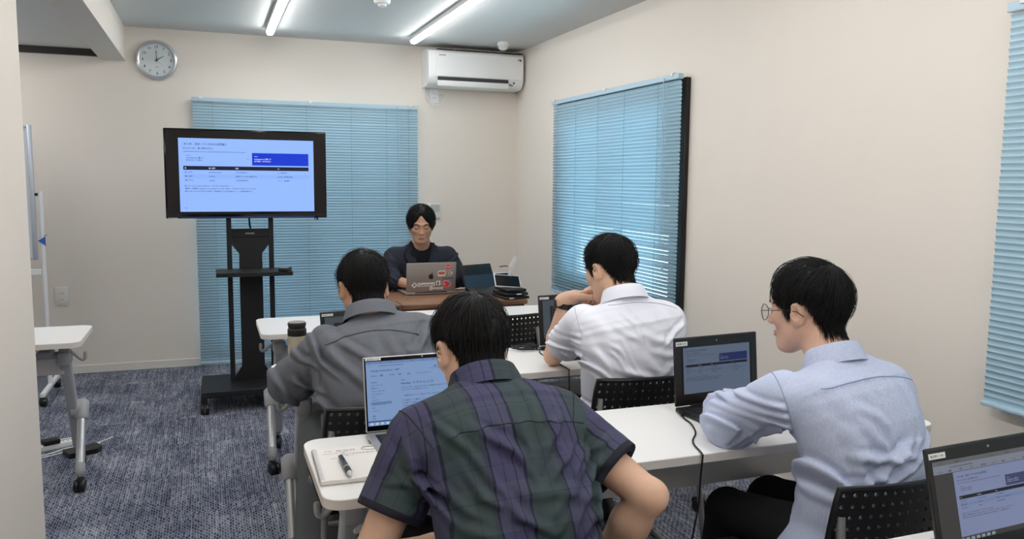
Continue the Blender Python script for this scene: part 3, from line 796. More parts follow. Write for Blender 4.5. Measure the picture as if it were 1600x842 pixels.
def slide(root, M, w, h, bg, s, ink=(16, 20, 48), blue=(0, 52, 205), row=(138, 176, 247), white=(225, 235, 255)):
    """a slide on a display; M maps local xy (origin lower left) to the display face"""
    X = w / 212.0; Y = h / 113.0
    def q(mb, x0, y0, x1, y1, z): quad(mb, x0 * X, h - y1 * Y, x1 * X, h - y0 * Y, z, M)
    def t(mb, s_, x, y, size, wd=None, z=.0012): put_text(mb, s_, x * X, h - y * Y, size * Y, M, None if wd is None else wd * X, z)
    mb = MB(); quad(mb, 0, 0, w, h, .0003, M); mb.build('display_image', glow(bg, s), root, smooth=False)
    mb = MB(); q(mb, 112.5, 21, 203.5, 40.5, .0007); mb.build('blue_card', glow(blue, s), root, smooth=False)
    mb = MB(); q(mb, 6.5, 55, 203.5, 61.5, .0007); mb.build('striped_row', glow(row, s), root, smooth=False)
    mb = MB(); q(mb, 6.5, 42.5, 203.5, 48.5, .0007); mb.cur = 0
    q(mb, 7, 20.3, 102, 20.8, .0007)
    t(mb, '・まとめ：決まっているものは機械に', 5.5, 10.3, 4.0, 68)
    t(mb, '守らせたいなら、書く場所を変える', 6.5, 16.5, 3.0, 45)
    t(mb, 'Before', 11, 27, 1.8, 7); t(mb, 'CLAUDE.md に書いて', 11, 31, 2.6, 27); t(mb, '守られることを祈る', 11, 34.6, 2.6, 24)
    t(mb, '→', 104.5, 31.5, 3.0)
    rows = (('禁止（止める）', 'permissions.deny', 'そもそも通れない', '.env の読み取り'), ('検知（直す）', 'hooks', '機械がチェックまたは実行する', 'formatter・危険操作の検出'), ('判断（任せる）', 'subagents', '人が見る判断を渡す', 'レビュー・要点整理'))
    for i, r in enumerate(rows):
        y = 52.8 + i * 6.2
        for x, s_, wd in zip((8.5, 45, 86, 153), r, (12, 19 if i == 0 else 9, (20, 33, 20)[i], (15, 24, 19)[i])): t(mb, s_, x, y, 2.3, wd)
    t(mb, '・覚えておいてほしいものは CLAUDE.md へ、守ってほしいものはその外へ', 6.5, 74, 2.3, 70)
    t(mb, '・権限の一元管理は settings.json の permissions と hooks で決め、できるだけリポジトリに入れておく', 6.5, 78, 2.3, 112)
    t(mb, '・途中で止まったときのためにログを残す・危険操作はすぐ止める仕組みにして、人が最終確認をする', 6.5, 82.2, 2.3, 105)
    t(mb, '30', 7.5, 108, 2.4)
    mb.build('slide_print', glow(ink, s), root, smooth=False)
    mb = MB()
    t(mb, 'After', 116, 27, 1.8, 6); t(mb, 'settings.json に書いて', 116, 31.4, 2.6, 27); t(mb, '必ず発火・必ず止まる', 116, 35, 2.6, 26)
    for x, s_ in zip((8.5, 45, 86, 153), ('層', '書く場所', '性質', '例')): t(mb, s_, x, 46.6, 2.4)
    mb.build('pale_lettering', glow(white, s), root, smooth=False)

tv = empty('television', (.2325, 5.33, 1.45), 0, 'black flat screen television showing a blue slide, on the wheeled trolley', 'television')
def TV(name, fn, m, ang=40):
    mb = MB(T(-.2325, -5.33, -1.45)); fn(mb); return mb.build(name, m, tv, ang=ang)
TV('cabinet', lambda m: (m.box((-.244, 5.303, 1.182), (.709, 5.334, 1.724), .006, 2)), M_BEZEL)
TV('lcd_glass', lambda m: m.box((-.234, 5.3012, 1.208), (.699, 5.3035, 1.714), .0005, 1), M_LCD)
TV('lower_trim', lambda m: m.box((-.16, 5.300, 1.1855), (.63, 5.304, 1.192), .001, 1), mat('blue_trim', (40, 62, 120), .3))
TV('front_strip', lambda m: (m.box((-.232, 5.2995, 1.181), (-.178, 5.304, 1.1875), .001, 1)), mat('silver_print', (190, 190, 195), .4))
TV('sensor', lambda m: (m.box((.63, 5.299, 1.17), (.655, 5.315, 1.1825), .002, 1)), M_BLACK)
TV('power_lamp', lambda m: (m.lathe([(0, 0), (.003, 0), (.003, .002), (0, .002)], 10, T(.637, 5.2988, 1.176) @ RX(PI / 2))), emitter('blue_lamp', (60, 110, 255), 4.0))
slide(tv, T(-.162 - .2325, 5.3006 - 5.33, 1.2235 - 1.45) @ RX(PI / 2), .792, .443, (146, 183, 255), 1.05)
TV('back_housing', lambda m: m.box((-.12, 5.3345, 1.25), (.585, 5.345, 1.66), .004, 2), M_BLACK)

# ================================================================== laptops
M_KEY = mat('black_key', (26, 26, 28), .5)
M_LSILVER = mat('silver_laptop_alloy', (188, 189, 192), .32, .5)
M_LBLACK = mat('black_laptop_shell', (24, 24, 26), .42)
M_STICK = mat('white_asset_sticker', (232, 232, 230), .5)
def laptop(name, loc, rz, w, d, hgt, tilt, m_shell, m_bez, label, bez=(.010, .022, .030), sticker=True, screen=None, keys=True, th=.016, logo=None):
    """local: hinge along x at y=0, base towards -y (the user); lid leans back by tilt; returns (root, lid matrix)"""
    root = empty(name, loc, rz, label, 'laptop', 'laptops on the tables')
    mb = MB(); mb.box((-w / 2, -d, .0015), (w / 2, .004, th), .004, 2)
    for sx in (-1, 1):
        for y in (-.03, -d + .03): mb.lathe([(0, 0), (.006, 0), (.006, .002), (0, .002)], 10, T(sx * (w / 2 - .03), y, 0))
    mb.build('base', m_shell, root)
    mb = MB(); mb.box((-w / 2 + .02, -d * .54, th - .0005), (w / 2 - .02, -.022, th + .0006)); mb.build('keyboard_deck', M_BLACK, root, smooth=False)
    if keys:
        k0 = None
        kw = (w - .05) / 14; kd = (d * .54 - .03) / 6
        for r in range(6):
            for c in range(14):
                if r == 0 and 4 <= c <= 9 and c != 4: continue
                if k0 is None:
                    mb = MB(); mb.box((.0008, .0008, 0), (kw - .0008, kd - .0008, .0016), .0004, 1); k0 = mb.build('key', M_KEY, root); o = k0
                else:
                    o = k0.copy(); COL.objects.link(o)
                o.location = (-w / 2 + .025 + c * kw, -d * .54 + .004 + r * kd, th + .0007)
                o.scale = (1, 1, 1)
                if r == 0 and c == 4: o.scale = (6, 1, 1)
    mb = MB(); mb.box((-.05, -d + .012, th - .0004), (.05, -d * .60, th + .0004), .0002, 1); mb.build('touchpad', m_shell, root)
    mb = MB()
    for k in range(3): mb.box((-w / 2 - .0006, -.05 - k * .018, .006), (-w / 2 + .002, -.038 - k * .018, .0105))
    mb.build('port', M_BLACK, root, smooth=False)
    LM = T(0, .002, th + .001) @ RX(-tilt)       # lid: local z up, -y face to the user
    mb = MB(LM); mb.box((-w / 2, -.001, 0), (w / 2, .006, hgt), .0035, 2); lid = mb.build('lid', m_shell, root)
    mb = MB(LM); mb.tube([(-w * .32, .0, -.001), (w * .32, .0, -.001)], .005, 10); mb.build('hinge', m_bez, root)
    mb = MB(LM); mb.box((-w / 2 + .003, -.0022, .003), (w / 2 - .003, -.0008, hgt - .003), .0006, 1); mb.build('bezel', m_bez, root)
    FM = LM @ T(-w / 2 + bez[0], -.0024, bez[2]) @ RX(PI / 2)     # display face, origin lower left
    sw, sh = w - 2 * bez[0], hgt - bez[1] - bez[2]
    mb = MB(LM); mb.lathe([(0, 0), (.0025, 0), (.0025, .0006), (0, .0006)], 12, T(0, -.0022, hgt - bez[1] * .5) @ RX(PI / 2)); mb.build('webcam', M_GREY, root)
    if sticker:
        SM = LM @ T(-w / 2 + .006, -.0023, hgt - bez[1] * .80) @ RX(PI / 2); sh_ = max(.0075, bez[1] * .42)
        mb = MB(); quad(mb, 0, 0, .044, sh_, .0002, SM); s_ = mb.build('asset_sticker', M_STICK, root, smooth=False)
        mb = MB(); put_text(mb, '貸出用PC 11-05', .004, sh_ * .30, sh_ * .5, SM, .034, .0004); mb.build('sticker_print', M_P_DARK, s_, smooth=False)
    if screen: screen(root, FM, sw, sh)
    return root, LM, FM, sw, sh

def scr_slide(bg, s, **k):
    def f(root, M, w, h):
        hh = w * .56
        mb = MB(); quad(mb, 0, 0, w, h, .0001, M); mb.build('display_panel', glow((14, 16, 20), .5), root, smooth=False)
        y = (h - hh) * .5
        slide(root, M @ T(w * .03, max(y, 0), .0001), w * .94, min(h, hh), bg, s, **k)
    return f

def browser(root, M, w, h, s):
    """a documentation page in a web browser"""
    bg, ink, bar, tab, grey = glow((150, 183, 232), s), glow((30, 40, 70), s), glow((62, 100, 160), s), glow((126, 160, 214), s), glow((118, 148, 196), s)
    X, Y = w / 200., h / 120.
    def q(mb, x0, y0, x1, y1, z): quad(mb, x0 * X, h - y1 * Y, x1 * X, h - y0 * Y, z, M)
    def t(mb, s_, x, y, size, wd=None): put_text(mb, s_, x * X, h - y * Y, size * Y, M, None if wd is None else wd * X, .0013)
    mb = MB(); quad(mb, 0, 0, w, h, .0003, M); mb.build('display_image', bg, root, smooth=False)
    mb = MB(); q(mb, 0, 0, 200, 5, .0007); mb.build('tab_strip', tab, root, smooth=False)
    mb = MB(); q(mb, 6, 76, 42, 81, .0007); mb.build('menu_highlight', grey, root, smooth=False)
    mb = MB(); q(mb, 0, 111, 200, 113, .0007); q(mb, 0, 113, 200, 113.6, .0009); mb.build('task_bar', bar, root, smooth=False)
    mb = MB()
    for i in range(9): t(mb, 'タブ', 4 + i * 19, 3.6, 2.4); 
    t(mb, '‹  ›  ⟳', 3, 9.2, 3); t(mb, 'code.example.com/docs/ja/hooks', 22, 9.2, 2.6, 44)
    t(mb, 'Claude Code Docs', 8, 19, 4.2, 38); t(mb, '日本語', 50, 18.5, 3); t(mb, '検索…', 120, 16.5, 3); q(mb, 112, 19, 168, 19.4, .001)
    for i, s_ in enumerate(('はじめに', '構築', 'デプロイ', '管理', '設定', 'リファレンス', 'リソース')): t(mb, s_, 8 + i * 16, 28, 3)
    for i, s_ in enumerate(('Reference', 'CLI リファレンス', '対話モード', 'スラッシュコマンド', 'チェックポイント', 'フック', 'プラグイン', 'フックリファレンス', 'SDK', 'ヘッドレス')): t(mb, s_, 8, 40 + i * 5.6 + (3 if i > 6 else 0), 2.8)
    t(mb, '詳細', 8, 103, 2.8); t(mb, 'FAQ', 8, 108, 2.8)
    t(mb, 'Reference', 60, 39, 2.4); t(mb, 'Hooks リファレンス', 60, 46.5, 5.2, 58); t(mb, 'ページをコピー', 160, 40, 2.6)
    t(mb, 'このページでは、Claude Code でフックを実装するためのリファレンスドキュメントを提供します。', 60, 53.5, 2.6, 125); t(mb, 'クイックスタートの例も参照してください。', 60, 58, 2.6, 48)
    t(mb, '▸ 設定方法とイベントの一覧については、はじめかたガイドを参照してください', 64, 69, 2.6, 95)
    for i in range(5): t(mb, 'フックは設定ファイルで構成され、各イベントの前後に実行されます。マッチャーを使って対象のツールを選びます。', 60, 78 + i * 5, 2.5, 120 - 22 * (i % 3))
    mb.build('page_print', ink, root, smooth=False)
    ic = glow((220, 232, 250), s * 1.1); mb = MB()
    for i in range(9): q(mb, 4 + i * 9, 114.6, 8.4 + i * 9, 118.6, .0011)
    mb.build('task_icon', ic, root, smooth=False)

laptop('laptop', (.552, 2.158, TH + .0005), .01, .335, .232, .205, .20, M_LSILVER, M_BEZEL, 'open silver laptop showing a web page, in front of the man in the plaid shirt', bez=(.007, .013, .017), screen=lambda r, M, w, h: browser(r, M, w, h, .62))
laptop('laptop', (1.492, 2.118, TH + .0005), .075, .325, .228, .212, .10, M_LBLACK, M_LBLACK, 'open black laptop showing the slide, in front of the man in the pale blue shirt', bez=(.024, .032, .036), screen=scr_slide((104, 118, 142), .62, ink=(22, 24, 34), blue=(34, 48, 100), row=(98, 114, 142), white=(150, 160, 180)))
def dark_page(root, M, w, h):
    mb = MB(); quad(mb, 0, 0, w, h, .0003, M); mb.build('display_image', glow((92, 104, 112), .45), root, smooth=False)
    mb = MB(); quad(mb, w * .12, 0, w, h * .84, .0006, M); mb.build('dark_window', glow((30, 34, 38), .45), root, smooth=False)
    mb = MB()
    for i in range(11): put_text(mb, ('git status', 'npm run build', 'permissions', 'hooks', 'deny: [".env"]')[i % 5], w * .15, h * (.76 - i * .065), h * .035, M, None, .0009)
    mb.build('code_print', glow((120, 128, 134), .45), root, smooth=False)
laptop('laptop', (1.452, 3.115, TH + .0005), .10, .325, .228, .212, .14, M_LBLACK, M_LBLACK, 'open black laptop with a dim screen, in front of the man in the white shirt', bez=(.018, .022, .030), screen=dark_page)
laptop('laptop', (.545, 3.07, TH + .0005), .20, .325, .228, .195, .18, M_LBLACK, M_LBLACK, 'open black laptop of the man in the grey shirt, hidden but for its top edge', bez=(.016, .022, .030), screen=dark_page)
def browser_slide(root, M, w, h):
    s = .55
    mb = MB(); quad(mb, 0, 0, w, h, .0002, M); mb.build('display_panel', glow((96, 94, 92), s * .55), root, smooth=False)
    mb = MB(); quad(mb, 0, h * .845, w, h, .0005, M); mb.build('tool_bar', glow((150, 156, 172), s), root, smooth=False)
    mb = MB(); quad(mb, 0, h * .945, w, h, .0008, M); mb.build('tab_strip', glow((118, 120, 122), s), root, smooth=False)
    mb = MB()
    for i in range(6): put_text(mb, 'ファイル 表示 挿入'[(i % 3) * 5:(i % 3) * 5 + 4], w * (.04 + i * .15), h * .96, h * .025, M, None, .001)
    put_text(mb, 'docs.example.com/presentation/d/edit', w * .14, h * .905, h * .026, M, None, .001)
    for i, s_ in enumerate(('ファイル', '編集', '表示', '挿入', '表示形式', 'スライド', '配置', 'ツール', '拡張機能', 'ヘルプ')): put_text(mb, s_, w * (.03 + i * .095), h * .86, h * .026, M, None, .001)
    mb.build('page_print', glow((40, 42, 52), s), root, smooth=False)
    slide(root, M @ T(w * .16, h * .06, .0004), w * .84, h * .78, (152, 164, 204), s, ink=(30, 32, 48), blue=(76, 82, 124), row=(138, 158, 204), white=(210, 214, 230))
    mb = MB()
    for i in range(9): quad(mb, w * (.06 + i * .045), h * .008, w * (.09 + i * .045), h * .045, .001, M)
    mb.build('task_icon', glow((170, 178, 190), s), root, smooth=False)
laptop('laptop', (1.405, 1.062, TH + .0005), .05, .335, .235, .204, .24, M_LBLACK, M_LBLACK, 'open black laptop on the nearest table, cut off by the picture corner', bez=(.012, .026, .026), screen=browser_slide)

# presenter's laptop, lid towards the room, with stickers
mac, LM, FM, SWd, SHt = laptop('laptop', (1.278, 4.862, TH + .0005), PI + .02, .318, .222, .185, .10, mat('warm_grey_aluminium', (158, 150, 146), .35, .55), M_BEZEL, 'presenter\'s grey aluminium laptop with stickers on its lid, on the brown desk', sticker=False, screen=lambda r, M, w, h: (lambda mb: (quad(mb, 0, 0, w, h, .0003, M), mb.build('display_image', glow((150, 170, 200), .6), r, smooth=False)))(MB()))
BK = LM @ T(.159, .0062, 0) @ RZ(PI) @ RX(PI / 2)      # back of the lid: x to the viewer's right, y up, origin lower left
BW, BH = .318, .185
def pix(u, v): return ((u - 232) / 1046 * BW, (786 - v) / 640 * BH)     # from sticker positions on the lid
def blob(mb, c, rx, ry, z, n=24, fn=None):
    vs = []
    for k in range(n):
        a = 2 * PI * k / n; f = 1 if fn is None else fn(a)
        vs.append((c[0] + rx * f * math.cos(a), c[1] + ry * f * math.sin(a), z))
    mb.add(vs, [list(range(n))], BK)
def sticker(name, fn, m, parent=mac):
    mb = MB(); fn(mb); return mb.build(name, m, parent, smooth=False)
M_SW = mat('sticker_white', (226, 222, 216), .5); M_SK = mat('sticker_black', (24, 22, 22), .5); M_SR = mat('sticker_red', (206, 44, 52), .5); M_SO = mat('sticker_orange', (190, 92, 56), .5); M_SB = mat('sticker_blue', (84, 150, 200), .5); M_SP = mat('sticker_pink', (236, 170, 160), .5)
def apple(mb):
    c = pix(748, 448); r = .0165
    pts = []
    for k in range(40):
        a = 2 * PI * k / 40 + PI / 2
        rr = r * (1 - .16 * math.exp(-((a - PI / 2) / .28) ** 2) - .16 * math.exp(-((a - 5 * PI / 2) / .28) ** 2) - .07 * math.exp(-((a - 3 * PI / 2) / .25) ** 2))
        x, y = rr * math.cos(a), rr * math.sin(a) * 1.04
        bx, by = x - r * 1.12, y - r * .12; dd = math.hypot(bx, by)
        if dd < r * .46: x, y = r * 1.12 + bx / dd * r * .46, r * .12 + by / dd * r * .46
        pts.append((c[0] + x, c[1] + y, .0006))
    mb.add(pts, [list(range(40))], BK)
    vs = [(c[0] + .001, c[1] + r * 1.0, .0006), (c[0] + .001, c[1] + r * 1.25, .0006), (c[0] + .0045, c[1] + r * 1.6, .0006), (c[0] + .009, c[1] + r * 1.75, .0006), (c[0] + .0085, c[1] + r * 1.4, .0006), (c[0] + .005, c[1] + r * 1.1, .0006)]
    mb.add(vs, [list(range(6))], BK)
sticker('apple_emblem', apple, M_SK)
g = sticker('star_sticker', lambda mb: (blob(mb, pix(400, 625), .0185, .0185, .0006, 40, lambda a: .68 + .32 * math.cos(2 * a) ** 2), quad(mb, *pix(470, 662), *pix(826, 578), .0006, BK)), M_SW)
sticker('star_print', lambda mb: (blob(mb, pix(402, 622), .0115, .0115, .0009, 48, lambda a: .28 + .72 * abs(math.cos(2 * a)) ** 3), put_text(mb, 'Gemini', *pix(478, 652), .0235, BK, .10, .0009)), mat('sticker_slate', (70, 78, 100), .5), g)
g = sticker('round_red_sticker', lambda mb: blob(mb, pix(1104, 246), .0185, .0185, .0006), M_SP)
sticker('red_disc', lambda mb: blob(mb, pix(1104, 246), .0155, .0155, .0009), M_SR, g)
sticker('white_bolt', lambda mb: mb.add([(*pix(u, v), .0012) for u, v in ((1060, 272), (1092, 222), (1104, 250), (1150, 214), (1112, 272), (1098, 246))], [[0, 1, 2, 5], [2, 3, 4, 5]], BK), M_SW, g)
g = sticker('orange_sticker', lambda mb: (mb.add([(x, y, .0006) for x, y in rrect(*pix(888, 448), *pix(1052, 322), .01)], [list(range(28))], BK)), M_SW)
sticker('orange_shape', lambda mb: (mb.add([(x, y, .0009) for x, y in rrect(*pix(900, 414), *pix(1040, 345), .009)], [list(range(28))], BK)), M_SO, g)
g = sticker('spiral_sticker', lambda mb: blob(mb, pix(1150, 386), .0205, .0205, .0006), M_SW)
def rings(mb):
    c = pix(1150, 386)
    for r0, r1 in ((.016, .0195), (.0085, .012), (.002, .0055)):
        a0 = 0 if r0 > .015 else .6
        n = 28; vs = [(c[0] + r * math.cos(a0 + (2 * PI - a0 * 1.4) * k / n), c[1] + r * math.sin(a0 + (2 * PI - a0 * 1.4) * k / n), .0009) for k in range(n + 1) for r in (r0, r1)]
        mb.add(vs, [[2 * k, 2 * k + 2, 2 * k + 3, 2 * k + 1] for k in range(n)], BK)
sticker('spiral_print', rings, M_SK, g)
sticker('black_lettering', lambda mb: put_text(mb, 'mcrcl', *pix(990, 515), .02, BK, .066, .0008), M_SK)
g = sticker('red_cube_sticker', lambda mb: blob(mb, pix(1078, 618), .031, .024, .0006, 6), M_SP)
sticker('red_cube', lambda mb: blob(mb, pix(1072, 622), .026, .0205, .0009, 6), M_SR, g)
sticker('blue_square', lambda mb: quad(mb, *pix(1112, 606), *pix(1170, 560), .0011, BK), M_SB, g)
sticker('white_mark', lambda mb: quad(mb, *pix(1020, 640), *pix(1052, 612), .0012, BK), M_SW, g)
g = sticker('square_sticker', lambda mb: quad(mb, *pix(858, 642), *pix(948, 545), .0006, BK), M_SW)
sticker('flame_print', lambda mb: mb.add([(*pix(u, v), .0009) for u, v in ((884, 632), (918, 628), (908, 590), (918, 560), (888, 574), (880, 600))], [list(range(6))], BK), M_SK, g)
g = sticker('long_sticker', lambda mb: (blob(mb, pix(752, 706), .011, .0125, .0007), quad(mb, *pix(770, 728), *pix(1000, 690), .0007, BK)), M_SW)
sticker('long_print', lambda mb: put_text(mb, '8 cursor', *pix(738, 722), .013, BK, .072, .001), mat('sticker_grey', (120, 112, 108), .5), g)

# ================================================================== things on the desk and tables
# tablet in an open folio
tb = empty('tablet', (1.635, 4.83, TH + .0005), .36, 'black tablet standing in a folio case on the desk, right of the stickered laptop', 'tablet')
mb = MB(T(-.02, .02, 0) @ RX(-.42)); mb.box((-.125, -.004, .004), (.125, .004, .19), .003, 2); mb.build('tablet_body', mat('tablet_black', (18, 19, 22), .3), tb)
mb = MB(T(-.02, .02, 0) @ RX(-.42)); mb.box((-.118, -.0048, .012), (.118, -.0038, .118), .0003, 1); mb.build('folio_back', mat('black_with_blue_reflection', (38, 52, 68), .22, 0, .6), tb)  # the blue is a reflection on the panel, put into its base colour
mb = MB(T(-.02, -.075, 0) @ RX(-1.18)); mb.box((-.125, -.003, .0), (.125, .003, .105), .002, 2); mb.build('folio_stand', mat('folio_black', (24, 27, 32), .35), tb)
mb = MB(); mb.box((-.145, -.08, .0), (.105, .03, .004), .0015, 1); mb.build('folio_base', M_BLACK, tb)
# stack of accessories with a clip holder
tr = empty('desk_organizer', (1.705, 4.60, TH + .0005), .10, 'stack of black trays and gadgets at the right end of the desk', 'organizer')
mb = MB()
for i, (x0, x1, y0, y1, z) in enumerate(((-.075, .085, -.10, .10, 0), (-.07, .08, -.095, .095, .022), (-.06, .07, -.09, .09, .044))):
    mb.box((x0, y0, z), (x1, y1, z + .016), .003, 1)
mb.build('tray', M_BLACK, tr)
mb = MB()
for x, y, z in ((-.05, -.104, .005), (.0, -.104, .028), (.035, -.099, .006)): mb.box((x, y, z), (x + .03, y + .01, z + .006), .001, 1)
mb.build('label', M_WHITEMET, tr)
pd = empty('phone', (1.69, 4.585, TH + .064), .12, 'white edged black device leaning on the stack at the right end of the desk', 'phone')
mb = MB(T(.0, 0, 0) @ RX(-.62) @ RY(.12)); mb.box((-.085, -.004, 0), (.085, .004, .085), .003, 2); mb.build('case', M_WHITEMET, pd)
mb = MB(T(.0, 0, 0) @ RX(-.62) @ RY(.12)); mb.box((-.08, -.0052, .005), (.08, -.0042, .08), .0003, 1); mb.build('glass', M_BEZEL, pd)
p2 = empty('phone', (1.69, 4.657, TH + .118), .12, 'smaller upright black device with white edge held by the clip on the desk', 'phone')
mb = MB(RX(-.4)); mb.box((-.065, -.004, -.035), (.06, .004, .03), .003, 2); mb.build('case', M_WHITEMET, p2)
mb = MB(RX(-.4)); mb.box((-.06, -.0052, -.03), (.055, -.0042, .025), .0003, 1); mb.build('glass', M_BEZEL, p2)
cl = empty('card_clip', (1.717, 4.62, TH + .07), .0, 'clear clip stand holding a small white card on the desk', 'clip')
mb = MB(); mb.tube([(0, .02, 0), (0, .022, .09), (-.005, .022, .115)], .006, 10); mb.box((-.012, .008, .05), (.012, .018, .085), .003, 2); mb.box((-.02, -.02, -.004), (.02, .04, .004), .002, 1); mb.build('stand', mat('clear_plastic', (205, 210, 212), .15), cl)
mb = MB(T(.012, .022, .11) @ RY(.42)); mb.prism([(-.012, -.001), (.012, -.001), (.016, .001), (-.012, .001)], 0, .07); mb.build('card', M_STICK, cl)
mb = MB(); mb.tube(spline([(-.005, .022, .112), (-.02, .03, .118), (-.06, .035, .114)], 5), .0035, 8); mb.build('arm', mat('bronze_wire', (90, 78, 70), .4, .5), cl)
mb = MB(T(1.755, 4.65, TH + .062)); mb.box((-.035, -.03, 0), (.035, .03, .035), .012, 3); mb.build('charger', M_WHITE, label='small white rounded charger on the stack at the desk end', cat='charger')

# insulated bottle
M_BOT = mat('beige_bottle_paint', (176, 168, 146), .45, .1)
bo = empty('bottle', (.287, 3.0, TH + .0005), 0, 'beige insulated bottle with a black cap, left end of the second row table', 'bottle')
mb = MB(); mb.lathe([(0, 0), (.029, 0), (.0325, .004), (.0335, .02), (.0335, .135), (.0325, .141)], 36); mb.build('flask', M_BOT, bo)
mb = MB(); mb.lathe([(.0325, .1405), (.0338, .143), (.0338, .160), (.032, .166), (.0295, .168)], 36); mb.build('collar', M_BLACK, bo)
mb = MB(); mb.lathe([(.0295, .1682), (.031, .172), (.033, .182), (.0325, .1865), (.030, .188), (0, .1885)], 36); mb.build('cap', mat('cap_black', (36, 33, 32), .55), bo)
mb = MB(); mb.lathe([(.0305, .1884), (.0305, .1898), (0, .1898)], 36); mb.build('lid_disc', mat('cap_top', (140, 131, 122), .5), bo)

# spiral notebook, turned a little, and pen
M_PAPER = mat('notebook_paper', (236, 232, 226), .7)
M_PENCIL = mat('pencil_writing', (120, 118, 120), .7)
nb = empty('spiral_notebook', (.315, 1.962, TH + .0005), -.20, 'open spiral notebook with pencil notes on the third row table', 'notebook')
nb.rotation_euler.z = -.03
mb = MB(); mb.box((-.088, -.118, 0), (.092, .118, .002), .0006, 1); mb.build('back_cover', mat('kraft_cover', (196, 182, 168), .7), nb)
mb = MB(); rows = []
for i in range(13):
    x = -.088 + .18 * i / 12; r = []
    for k in range(9):
        y = -.118 + .236 * k / 8
        lift = .010 * max(0, (i / 12 - .25)) ** 1.5 * max(0, 1 - k / 5) + .001 * math.sin(i * .9) * (1 - k / 8)
        r.append((x, y, .0105 + lift))
    rows.append(r)
mb.grid(rows); mb.grid([[(p[0], p[1], .0022) for p in r] for r in rows], flip=True)
for edge in ([rows[i][0] for i in range(13)], [rows[i][-1] for i in range(13)], rows[0], rows[-1]):
    mb.grid([edge, [(p[0], p[1], .0022) for p in edge]])
mb.build('pages', M_PAPER, nb, ang=30)
mb = MB()
for k in range(36):
    y = -.112 + k * .0064
    mb.tube([(-.083 + .0072 * math.cos(a), y + .0008 * math.sin(a / 2), .0062 + .0072 * math.sin(a)) for a in [2 * PI * q / 8 for q in range(8)]], .0006, 5, closed=True)
mb.build('spiral_wire', M_ALUL, nb)
mb = MB()
rn = random.Random(3)
for (s_, x, y, sz) in (('メモ', -.06, .085, .010), ('SR-26-02', -.03, .083, .013), ('hooks と skill の違い', -.065, .068, .007), ('deny → 必ず止まる', -.02, .056, .008), ('test / lint 〜', -.03, .045, .008), ('要確認', .045, .056, .006), ('commit', -.05, .030, .007)):
    put_text(mb, s_, x, y, sz, None, None, .0116)
pts = [(.058 + .024 * math.cos(a), .088 + .012 * math.sin(a), .0118) for a in [2 * PI * q / 20 for q in range(20)]]
mb.tube(pts, .0006, 4, closed=True)
mb.build('handwriting', M_PENCIL, nb, smooth=False)
mb = MB(T(.055, .109, .0112)); mb.box((-.016, -.0035, 0), (.016, .0035, .0012), .0005, 1); mb.build('page_tab', M_WHITEMET, nb)
PM = T(.2905, 1.917, TH + .0205) @ RZ(.02) @ RX(PI / 2)       # pen axis along -y
pen = empty('pen', (0, 0, 0), 0, 'dark blue and black ballpoint pen lying on the spiral notebook', 'pen')
def pen_part(name, prof, m): mb = MB(PM); mb.lathe(prof, 18); return mb.build(name, m, pen)
pen_part('barrel', [(0, -.062), (.0055, -.062), (.0062, -.05), (.0066, .0), (.0066, .018)], mat('pen_blue', (32, 38, 68), .3))
pen_part('ring', [(.0068, .018), (.0072, .0185), (.0072, .022), (.0068, .0225)], M_SILVER)
pen_part('grip', [(.0066, .0225), (.0072, .026), (.0072, .052), (.0066, .056)], mat('pen_grip', (44, 42, 46), .7))
pen_part('tip', [(.0064, .056), (.0052, .063), (.0028, .073), (.0010, .079), (0, .080)], M_SILVER)
mb = MB(PM); mb.box((-.002, .0055, -.055), (.002, .009, -.018), .001, 1); [mb.box((x - .0013, -.002, -.069), (x + .0013, .002, -.055), .0006, 1) for x in (-.0042, 0, .0042)]; mb.build('clip', mat('pen_clip', (20, 20, 24), .4), pen)

# coiled mouse cable on the second row, leads to the laptops
def coil(cx, cy, z, rx, ry, n, r, seed, ends=()):
    rn = random.Random(seed); pts = []
    for k in range(n * 10):
        a = 2 * PI * k / 10; f = .75 + .3 * math.sin(a * .31 + seed) + rn.uniform(-.05, .05)
        pts.append((cx + rx * f * math.cos(a) + .012 * math.sin(k * .17), cy + ry * f * math.sin(a) + .01 * math.cos(k * .23), z + r + (k / (n * 10)) * r * 7 + rn.uniform(0, .002)))
    return pts
mb = MB(); p = coil(1.238, 3.125, TH, .062, .042, 6, .0024, 2)
mb.tube(spline(p, 3), .0024, 6)
mb.tube(spline([p[-1], (1.275, 3.11, TH + .006), (1.30, 3.075, TH + .004), (1.31, 3.05, TH + .0035)], 6), .0024, 6)
mb.tube(spline([p[0], (1.262, 3.04, TH + .003), (1.258, 2.93, TH + .0027), (1.2525, 2.74, TH + .0028), (1.252, 2.728, TH - .006), (1.252, 2.722, TH - .10), (1.25, 2.72, .40), (1.26, 2.74, .02), (1.35, 2.85, .004)], 8), .0024, 6)
mb.build('coiled_cable', M_BLACK, label='coiled thin black cable lying beside the white-shirted man\'s laptop', cat='cable')
mb = MB()
mb.tube(spline([(1.326, 2.075, TH + .010), (1.316, 2.035, TH + .0035), (1.308, 1.99, TH + .0035), (1.292, 1.948, TH + .0035), (1.267, 1.90, TH + .0035), (1.228, 1.853, TH + .0035), (1.207, 1.814, TH + .0035), (1.187, 1.7485, TH + .0035), (1.186, 1.743, TH - .008), (1.181, 1.742, .655), (1.178, 1.742, .585), (1.160, 1.744, .48), (1.13, 1.77, .20), (1.12, 1.84, .004)], 8), .0026, 7)
mb.tube([(1.327, 2.078, TH + .010), (1.320, 2.050, TH + .0075)], .0045, 8)
mb.build('laptop_lead', M_BLACK, label='thin black lead hanging from the pale-blue-shirted man\'s laptop over the table edge', cat='cable')
